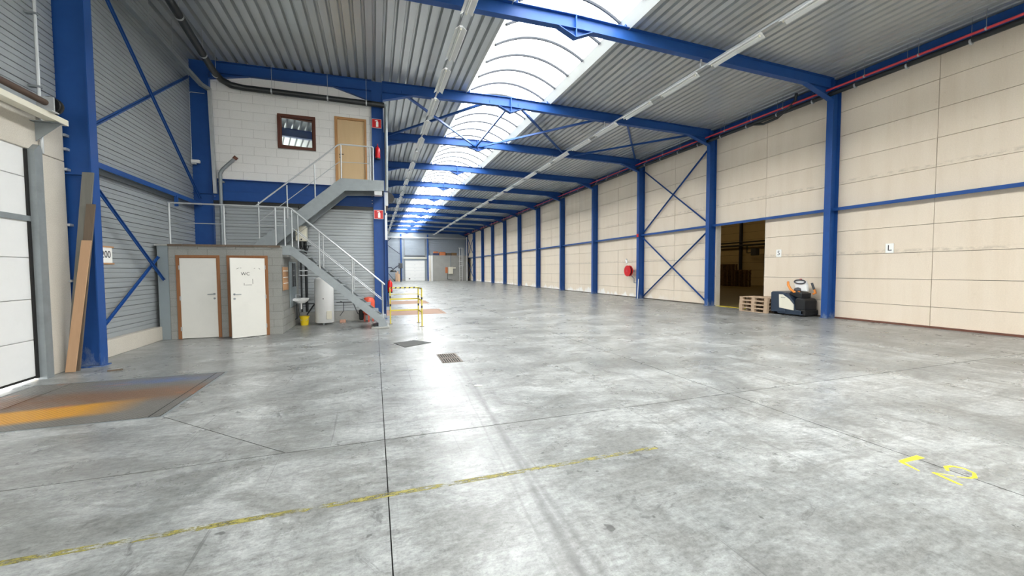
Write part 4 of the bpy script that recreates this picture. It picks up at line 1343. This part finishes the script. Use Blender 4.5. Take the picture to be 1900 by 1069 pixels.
# ------------------------------------------------------------------ pipes along the panel wall
pr = thing('sprinkler_pipe', 'long red pipe running under the eaves of the panel wall', 'pipe', (14.0, 34, 7.4))
MB().tube([(14.0, 3.5, 7.38), (14.0, 20, 7.52), (14.0, YEND - .2, 7.42)], .032, 10).build('pipe', MT['redp'], pr, smooth=True)
bk_ = thing('rainwater_pipe', 'black rainwater pipe hung below the red pipe along the panel wall', 'pipe', (14.16, 34, 7.2))
MB().tube([(14.12, 3.5, 7.29), (14.12, 20, 7.37), (14.12, YEND - .2, 7.31)], .07, 10).build('pipe', MT['blackp'], bk_, smooth=True)
MB().tube([(14.12, 12.1, 7.32), (14.12, 11.6, 7.18), (14.06, 11.0, 7.18), (14.02, 10.5, 7.38), (14.0, 10.3, 7.52), (13.98, 10.25, 7.75)], .045, 10).build('branch', MT['blackp'], bk_, smooth=True)
y = 4.4
while y < 62:
    zz = 7.38 + min(1, (y - 3.5) / 16.5) * .14
    MB().tube([(14.0, y, zz - .03), (14.0, y, zt(14) + .02)], .007, 6).build('hanger_rod', MT['galvd'], pr)
    MB().lathe([(.034, -.015), (.044, -.015), (.044, .015), (.034, .015)], (14.0, y, zz), 12, 'y').build('clamp', MT['galv'], pr)
    MB().lathe([(.072, -.02), (.08, -.02), (.08, .02), (.072, .02)], (14.12, y + .3, zz - .13), 12, 'y').build('clamp', MT['galv'], bk_)
    MB().tube([(14.12, y + .3, zz - .1), (14.12, y + .3, zt(14) + .02)], .006, 6).build('hanger_rod', MT['galvd'], bk_)
    y += 1.27

# signs on the panel wall
for y_, z_, ch, lab in ((11.21, 2.11, '5', 'white sign with number 5 beside the door opening'), (7.73, 2.12, 'L', 'white sign with letter L on the panel wall')):
    t = thing('wall_sign', lab, 'sign', (14.58, y_, z_))
    MB().box(14.575, 14.588, y_ - .10, y_ + .10, z_, z_ + .28).build('plate', MT['paper'], t)
    text('lettering', ch, .24, MT['ink'], face_mat('-x', (14.574, y_, z_ + .14)), t)

# hose reel
hr = thing('fire_hose_reel', 'red fire hose reel on the panel wall beside a blue column', 'hose reel', (14.4, 20.25, 1.2))
MB().lathe([(.06, 0), (.31, 0), (.325, .012), (.325, .03), (.2, .035), (.2, .15), (.325, .155), (.325, .18), (.31, .19), (.06, .19)], (14.12, 20.25, 1.58), 32, 'x').build('drum', MT['red'], hr, smooth=True)
MB().lathe([(.21, .04), (.28, .05), (.285, .09), (.28, .13), (.21, .145)], (14.12, 20.25, 1.58), 32, 'x').build('hose', MT['rubber'], hr, smooth=True)
MB().lathe([(.07, -.02), (.075, 0), (.075, .01)], (14.12, 20.25, 1.58), 16, 'x').build('hub', MT['redp'], hr, smooth=True)
MB().box(14.30, 14.6, 20.19, 20.31, 1.52, 1.64).build('bracket', MT['galv'], hr)
MB().tube([(14.28, 20.15, 1.36), (14.42, 19.98, 1.12), (14.42, 19.98, .88), (14.42, 19.50, .88)], .025, 8).build('supply_pipe', MT['galvd'], hr, smooth=True)
o = thing('wall_tag', 'crumpled white tag on the panel wall above the hose reel', 'tag', (14.57, 20.95, 2.05))
MB().bar((14.57, 21.02, 2.28), (14.57, 20.93, 2.06), .012, .16, (0, 1, 0)).build('sheet', MT['paper'], o)
MB().box(14.55, 14.6, 20.94, 21.0, 2.26, 2.31).build('hook', MT['galv'], o)
o = MB().box(14.16, 14.2, YC[2] - .09, YC[2] + .07, 3.5, 3.68).build('alarm_sign', MT['red'], bevel=.01)
put(o, 'small red plate on the blue column above the hose reel', 'sign')
o = MB().tube([(14.05, 19.14, .01), (14.16, 19.22, 1.12)], .02, 8).build('leaning_pole', MT['white'], smooth=True)
put(o, 'thin white pole leaning on the blue column near the hose reel', 'pole')

# ------------------------------------------------------------------ pallets
def pallet_mesh(m, name='pallet_part'):
    """euro pallet pieces, long side along y; returns list of (part name, MB)"""
    out = []
    for x in (-.35, -.17, 0, .17, .35):
        out.append(('deck_board', MB().box(x - .06, x + .06, -.6, .6, .122, .144)))
    for y in (-.53, 0, .53):
        out.append(('cross_board', MB().box(-.4, .4, y - .07, y + .07, .1, .122)))
        for x in (-.35, 0, .35):
            out.append(('block', MB().box(x - .05, x + .05, y - .07, y + .07, .022, .1)))
    for x in (-.35, 0, .35):
        out.append(('bottom_board', MB().box(x - .05, x + .05, -.6, .6, 0, .022)))
    return out


pal = thing('wooden_pallet', 'x', 'pallet', (0, 0, 0), group='pallets beside the truck')
for nm, mb in pallet_mesh(None):
    mb.build(nm, MT['pallet'], pal, local=True)
pn_ = ['bottom', 'second from the floor', 'third from the floor', 'top']
for k in range(4):
    o = pal if k == 0 else copy_tree(pal)
    o.location = (14.15 + random.uniform(-.012, .012), 11.575 + random.uniform(-.012, .012), k * .1445 + .0005)
    o.rotation_euler = (0, 0, random.uniform(-.012, .012))
    o['label'] = 'wooden pallet beside the pallet truck, %s of its stack' % pn_[k]

# ------------------------------------------------------------------ pallet truck (local: x to wall, y along wall away, z up)
tk = thing('pallet_truck', 'electric pallet truck in dark blue and ivory parked beside the stacked pallets', 'pallet truck', (13.86, 9.72, 0))
B = lambda: MB()


def part(nm, mb, m, bevel=.0, smooth=False, parent=None, seg=2):
    return mb.build(nm, m, parent or tk, smooth=smooth, bevel=bevel, local=True, seg=seg)


# chassis: side profile in (y, z)
part('battery_cover', MB().prism([(.62, .10), (1.20, .10), (1.20, .80), (1.14, .84), (.80, .84), (.62, .80)], 'x', 0, .70), MT['navy'], .025)
part('power_unit', MB().prism([(.02, .05), (.95, .05), (.95, .62), (.80, .80), (.60, .78), (.36, .52), (.30, .22), (.02, .20)], 'x', .02, .68), MT['navy'], .02)
part('side_cover', MB().prism([(.34, .20), (.86, .26), (.88, .74), (.74, .74), (.50, .58), (.34, .40)], 'x', -.018, .02), MT['ivory'], .008)
part('model_print', MB().box(-.021, -.019, .64, .80, .625, .640), MT['grip'])
part('step_platform', MB().prism([(-.02, .05), (.60, .03), (.70, .10), (.40, .16), (-.02, .22)], 'x', .03, .67), MT['black'], .02)
part('bumper', MB().box(.02, .68, -.04, .12, .06, .23), MT['rubber'], .03)
part('back_pad', MB().prism([(.0, .22), (.34, .22), (.34, .56), (.28, .64), (.06, .62), (-.01, .54)], 'x', .05, .65), MT['black'], .03)
part('console', MB().prism([(.16, .60), (.62, .74), (.56, .86), (.36, .88), (.14, .80)], 'x', .12, .58), MT['black'], .03)
part('steer_knob', MB().lathe([(0, .86), (.10, .86), (.12, .90), (.10, .97), (0, 1.0)], (.30, .42, 0), 18), MT['grip'], smooth=True)
hd = part('control_head', MB().prism([(.10, .86), (.50, .88), (.56, 1.10), (.50, 1.24), (.18, 1.24), (.12, 1.10)], 'x', .30, .40), MT['white'], .03)
part('hand_ring', MB().tube([(.28, .35 + .19 * math.cos(a), 1.20 + .065 * math.sin(a)) for a in [2 * math.pi * k / 18 for k in range(19)]], .022, 8), MT['grip'], smooth=True, parent=hd)
part('red_button', MB().lathe([(0, 0), (.04, 0), (.04, .05), (0, .06)], (.33, .35, 1.25), 12), MT['red'], smooth=True, parent=hd)
part('grab_handle', MB().tube([(.16, .68, 1.20), (.14, .66, 1.08), (.13, .56, .93), (.14, .44, .84), (.18, .26, .84)], [.035, .04, .042, .038, .03], 10), MT['orange'], smooth=True)
part('grab_handle', MB().tube([(.52, .10, 1.16), (.52, .04, 1.0), (.52, .0, .90)], [.035, .035, .035], 10), MT['grip'], smooth=True)
part('grab_foot', MB().tube([(.52, .01, .93), (.52, -.03, .82), (.50, .04, .78)], .036, 10), MT['orange'], smooth=True)
for x_ in (.17, .53):
    part('fork', MB().box(x_ - .08, x_ + .08, 1.15, 1.22, .03, .09), MT['black'])
for y_ in (.18, .85):
    part('wheel', MB().lathe([(.02, 0), (.075, 0), (.085, .02), (.085, .08), (.075, .1), (.02, .1)], (.1, y_, .085), 18, 'x'), MT['rubber'], smooth=True)

# ------------------------------------------------------------------ far end of the hall
fy = 62.9
d5 = thing('door_5', 'white sectional door in the far end wall', 'door', (6.05, YEND, 0), kind='structure')
for k in range(6):
    MB().box(4.55, 7.55, YEND - .06, YEND - .02, .05 + k * .53 + .006, .05 + (k + 1) * .53 - .006).build('door_panel', MT['door'], d5)
MB().box(5.08, 5.30, YEND - .075, YEND - .06, .30, .44).build('flap', MT['black'], d5)
for k in range(5):
    MB().box(5.95, 6.10, YEND - .07, YEND - .06, .40 + k * .53, .43 + k * .53).build('seam_clip', MT['galvd'], d5)
for x_ in (4.42, 7.55):
    MB().box(x_, x_ + .13, YEND - .2, YEND - .01, 0, 6.6).build('guide_rail', MT['galvd'], d5)
MB().box(4.3, 7.9, YEND - .3, YEND - .15, 3.55, 3.72).build('support_channel', MT['cream'], d5)
MB().tube([(4.5, YEND - .3, 3.95), (7.6, YEND - .3, 3.95)], .07, 8).build('spring_shaft', MT['grip'], d5)
rm = thing('block_room', 'grey rendered block room in the far corner of the hall', 'room', (11.2, 63.9, 0))
MB().box(8.45, 14.1, fy, YEND - .05, 0, 3.93).build('front_wall', MT['concg'], rm)
MB().box(8.15, 8.45, fy + .02, YEND - .05, 0, 4.0).build('side_wall', MT['conc'], rm)
MB().box(8.3, 8.55, fy - .05, fy + .1, 0, 3.96).build('corner_post', MT['white'], rm)
put(MB().box(13.85, 13.98, fy - .14, fy - .06, 0, 6.9).build('white_post', MT['white']), 'tall thin white post at the corner of the far block room', 'post')
MB().box(8.2, 14.1, fy - .04, YEND - .05, 3.93, 4.0).build('roof_slab', MT['concg'], rm)
for k, (x0, x1, y0, z0, z1, m, lab, nm, cat) in enumerate((
        (8.7, 9.6, fy + .3, 4.0, 4.35, 'bluebox', 'dark blue crate on the far block room', 'storage_crate', 'crate'),
        (8.8, 9.5, fy + .4, 4.35, 4.62, 'boxes', 'brown carton standing on the dark blue crate', 'cardboard_box', 'box'),
        (9.65, 10.6, fy + .3, 4.0, 4.55, 'boxes', 'large orange brown carton on the far block room', 'cardboard_box', 'box'),
        (10.7, 11.5, fy + .4, 4.0, 4.40, 'plankd', 'dark wooden crate on the far block room', 'storage_crate', 'crate'),
        (11.6, 12.4, fy + .4, 4.0, 4.45, 'palletd', 'brown wooden crate near the caged ladder', 'storage_crate', 'crate'))):
    t = thing(nm, lab, cat, ((x0 + x1) / 2, y0 + .3, z0))
    MB().box(x0, x1, y0, y0 + .7, z0, z1 - .03).build('body', MT[m], t, bevel=.01)
    MB().box(x0 - .01, x1 + .01, y0 - .01, y0 + .71, z1 - .03, z1).build('lid', MT[m], t)
ld = thing('caged_ladder', 'white caged access ladder on the far block room', 'ladder', (12.95, fy - .2, 0))
for x_ in (12.72, 13.18):
    MB().tube([(x_, fy - .2, 0), (x_, fy - .2, 5.2)], .035, 6).build('side_rail', MT['white'], ld)
for k in range(13):
    MB().tube([(12.72, fy - .2, .35 + k * .3), (13.18, fy - .2, .35 + k * .3)], .016, 6).build('rung', MT['white'], ld)
for z_ in (2.35, 3.1, 3.9, 5.15):
    MB().tube([(12.95 + .38 * math.cos(a), fy - .25 - .55 * math.sin(a), z_) for a in [math.pi * k / 8 for k in range(9)]], .03, 6).build('cage_hoop', MT['white'], ld)
for a in (.6, 1.57, 2.5):
    MB().tube([(12.95 + .38 * math.cos(a), fy - .25 - .55 * math.sin(a), 2.35), (12.95 + .38 * math.cos(a), fy - .25 - .55 * math.sin(a), 5.15)], .022, 6).build('cage_bar', MT['white'], ld)
cb_ = thing('control_cabinet', 'cream control box on the front of the far block room', 'cabinet', (11.3, fy - .2, 1.1))
MB().box(10.95, 11.65, fy - .35, fy, 1.12, 2.2).build('casing', MT['cream'], cb_, bevel=.02)
MB().box(11.65, 12.1, fy - .3, fy, 1.95, 2.15).build('branch_duct', MT['cream'], cb_)
MB().box(10.5, 10.85, fy - .12, fy, 1.25, 2.15).build('timber_board', MT['boxes'], cb_)
MB().tube([(10.8, fy - .1, 1.2), (10.8, fy - .1, .3), (11.6, fy - .1, .15)], .03, 6).build('cable', MT['black'], cb_)
MB().tube([(11.3, fy - .1, 2.2), (11.3, fy - .1, 3.95)], .05, 6).build('riser', MT['galvd'], cb_)
eb = MB().box(.6, 14.2, YEND - .45, YEND - .3, 6.72, 6.92).build('cross_duct', MT['galv'])
put(eb, 'pale horizontal duct crossing below the roof at the far end', 'duct')
for x_, lab in ((3.95, 'blue post of the end wall beside the far door'), (8.05, 'blue post of the end wall beside the block room')):
    t = thing('wind_post', lab, 'column', (x_, YEND - .15, 0))
    MB().box(x_ - .1, x_ + .1, YEND - .28, YEND - .26, 0, 7.35).build('flange', MT['blue'], t)
    MB().box(x_ - .01, x_ + .01, YEND - .26, YEND - .06, 0, 7.35).build('web', MT['blue'], t)
for p, q, lab in (((.7, YEND - .36, 6.5), (3.8, YEND - .36, 4.2), 'dark diagonal brace falling to the far wall post'), ((.7, YEND - .38, 4.9), (2.53, YEND - .38, 6.72), 'dark diagonal brace rising under the far duct'), ((1.2, YEND - .38, 2.2), (2.98, YEND - .38, .04), 'low dark diagonal brace by the far wall planks')):
    o = MB().bar(p, q, .08, .08).build('end_brace', MT['navycol'])
    put(o, lab, 'brace')
fh = thing('unit_heater', 'dark unit heater hanging from an arm near the far wall post', 'heater', (2.6, 60, 1.4))
MB().lathe([(.1, 0), (.42, .02), (.45, .12), (.3, .30), (.1, .34)], (2.55, 60.2, 1.45), 16).build('fan_head', MT['black'], fh, smooth=True)
MB().box(3.3, 3.85, 60.1, 60.5, 2.0, 2.75).build('motor_box', MT['grip'], fh, bevel=.03)
MB().tube([(1.0, 60.3, 2.1), (2.3, 60.3, 2.1), (2.55, 60.25, 1.8)], .06, 8).build('arm', MT['navycol'], fh)
MB().tube([(2.5, 60.25, 1.8), (3.0, 60.3, 2.2), (3.4, 60.3, 2.45)], .06, 8).build('arm', MT['navycol'], fh)
MB().tube([(3.6, 60.3, 2.0), (3.6, 60.3, .0)], .07, 8).build('stand', MT['navycol'], fh)
for k, (x_, z_) in enumerate(((3.05, 1.35), (3.3, 1.55), (3.5, 1.15))):
    o = leaning('leaning_plank', '%s tan plank leaning on the far wall by the unit heater' % ('shorter', 'tallest', 'narrow')[k], (x_, 63.9, 0.005), (x_ + .02, YEND - .12, z_), (.18, 0, 0), .03, MT['plank'])
for k, x_ in enumerate((7.95, 8.08)):
    o = leaning('leaning_plank', ('pale batten leaning beside the far white door', 'second pale batten leaning against the block room corner')[k], (x_, 62.4, .005), (x_, 62.84, 1.3 - k * .1), (.07, 0, 0), .03, MT['conc'])

# ------------------------------------------------------------------ annex hall seen through the opening
AX = 36.5
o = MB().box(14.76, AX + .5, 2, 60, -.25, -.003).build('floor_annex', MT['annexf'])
put(o, 'dim brownish floor of the hall behind the door opening', 'floor', kind='structure')
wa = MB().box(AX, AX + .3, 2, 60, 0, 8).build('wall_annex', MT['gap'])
put(wa, 'dim panelled wall of the hall behind the door opening', 'wall', kind='structure')
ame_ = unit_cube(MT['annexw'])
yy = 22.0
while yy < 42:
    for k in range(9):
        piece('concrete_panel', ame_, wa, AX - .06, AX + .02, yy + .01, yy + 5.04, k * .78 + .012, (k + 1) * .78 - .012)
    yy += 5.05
o = MB().box(14.78, AX + .5, 1.7, 2, -.2, 8.3).box(14.78, AX + .5, 60, 60.3, -.2, 8.3).build('wall_annex_end', MT['annexw'])
put(o, 'end walls of the dim hall behind the door opening', 'wall', kind='structure')
o = MB().box(14.78, AX + .5, 1.7, 60.3, 8.0, 8.3).build('ceiling_annex', MT['roofback'])
put(o, 'dark ceiling of the hall behind the door opening', 'ceiling', kind='structure')
t = thing('steel_column', 'dark steel column on the wall of the dim hall behind the opening', 'column', (AX - .25, 32.0, 0))
MB().box(AX - .42, AX - .40, 31.88, 32.12, 0, 8).build('flange', MT['navycol'], t)
MB().box(AX - .40, AX - .08, 31.99, 32.01, 0, 8).build('web', MT['navycol'], t)
for z_, r_, lab in ((4.42, .07, 'upper dark pipe on the wall of the dim hall'), (4.10, .10, 'lower dark pipe on the wall of the dim hall')):
    t = thing('wall_pipe', lab, 'pipe', (AX - .5, 31, z_))
    MB().tube([(AX - .52, 24, z_), (AX - .52, 40, z_)], r_, 8).build('pipe', MT['blackp'], t, smooth=True)
    for y_ in (26, 29, 33.5, 36):
        MB().box(AX - .54, AX - .06, y_, y_ + .06, z_ - .03, z_ + .03).build('bracket', MT['blackp'], t)
t = thing('unit_heater', 'dark unit heater hung on the wall of the dim hall', 'heater', (AX - .6, 30.1, 2.9))
MB().box(AX - 1.2, AX - .7, 29.5, 30.1, 3.0, 3.7).build('casing', MT['grip'], t, bevel=.04)
MB().tube([(AX - .9, 30.1, 3.3), (AX - .75, 30.6, 3.3), (AX - .72, 30.9, 3.3), (AX - .72, 30.9, 4.0)], .05, 8).build('feed_pipe', MT['blackp'], t)
pmb = MB()
for nm, mb in pallet_mesh(None):
    pmb.add(mb.v, mb.f)
pme2 = pmb.mesh('wooden_pallet', MT['palletd'])
for sy, sx, n, nm in ((32.9, 34.3, 15, 'the tall stack away from the dark column'), (31.62, 34.3, 15, 'the tall stack beside the dark column'), (30.6, 33.3, 11, 'the low stack before the column'), (29.3, 33.4, 11, 'the low stack nearest the heater')):
    for k in range(n):
        o = link('wooden_pallet', pme2, None, (sx + random.uniform(-.02, .02), sy + random.uniform(-.02, .02), k * .1445 + .0))
        put(o, 'dim hall pallet, %s from the floor in %s' % (ORDN[k], nm), 'pallet', 'pallets stacked in the dim hall')

# unseen fittings added under the annex ceiling to brighten the dim hall
em = NT('added_warm_tube')
em.set(**{'Base Color': (1, .8, .5), 'Emission Color': (1, .72, .36), 'Emission Strength': 20.0})
for k, (x_, y_) in enumerate(((31, 25), (31, 31), (31, 37), (22, 22))):
    t = thing('added_annex_light', 'added unseen warm batten light under the annex ceiling, %s of four' % ORDN[k], 'light fitting', (x_, y_, 7.5), group='added lights of the annex')
    MB().box(x_ - .1, x_ + .1, y_ - .8, y_ + .8, 7.5, 8.0).build('body', MT['white'], t)
    MB().box(x_ - .08, x_ + .08, y_ - .75, y_ + .75, 7.44, 7.5).build('tube', em.m, t)
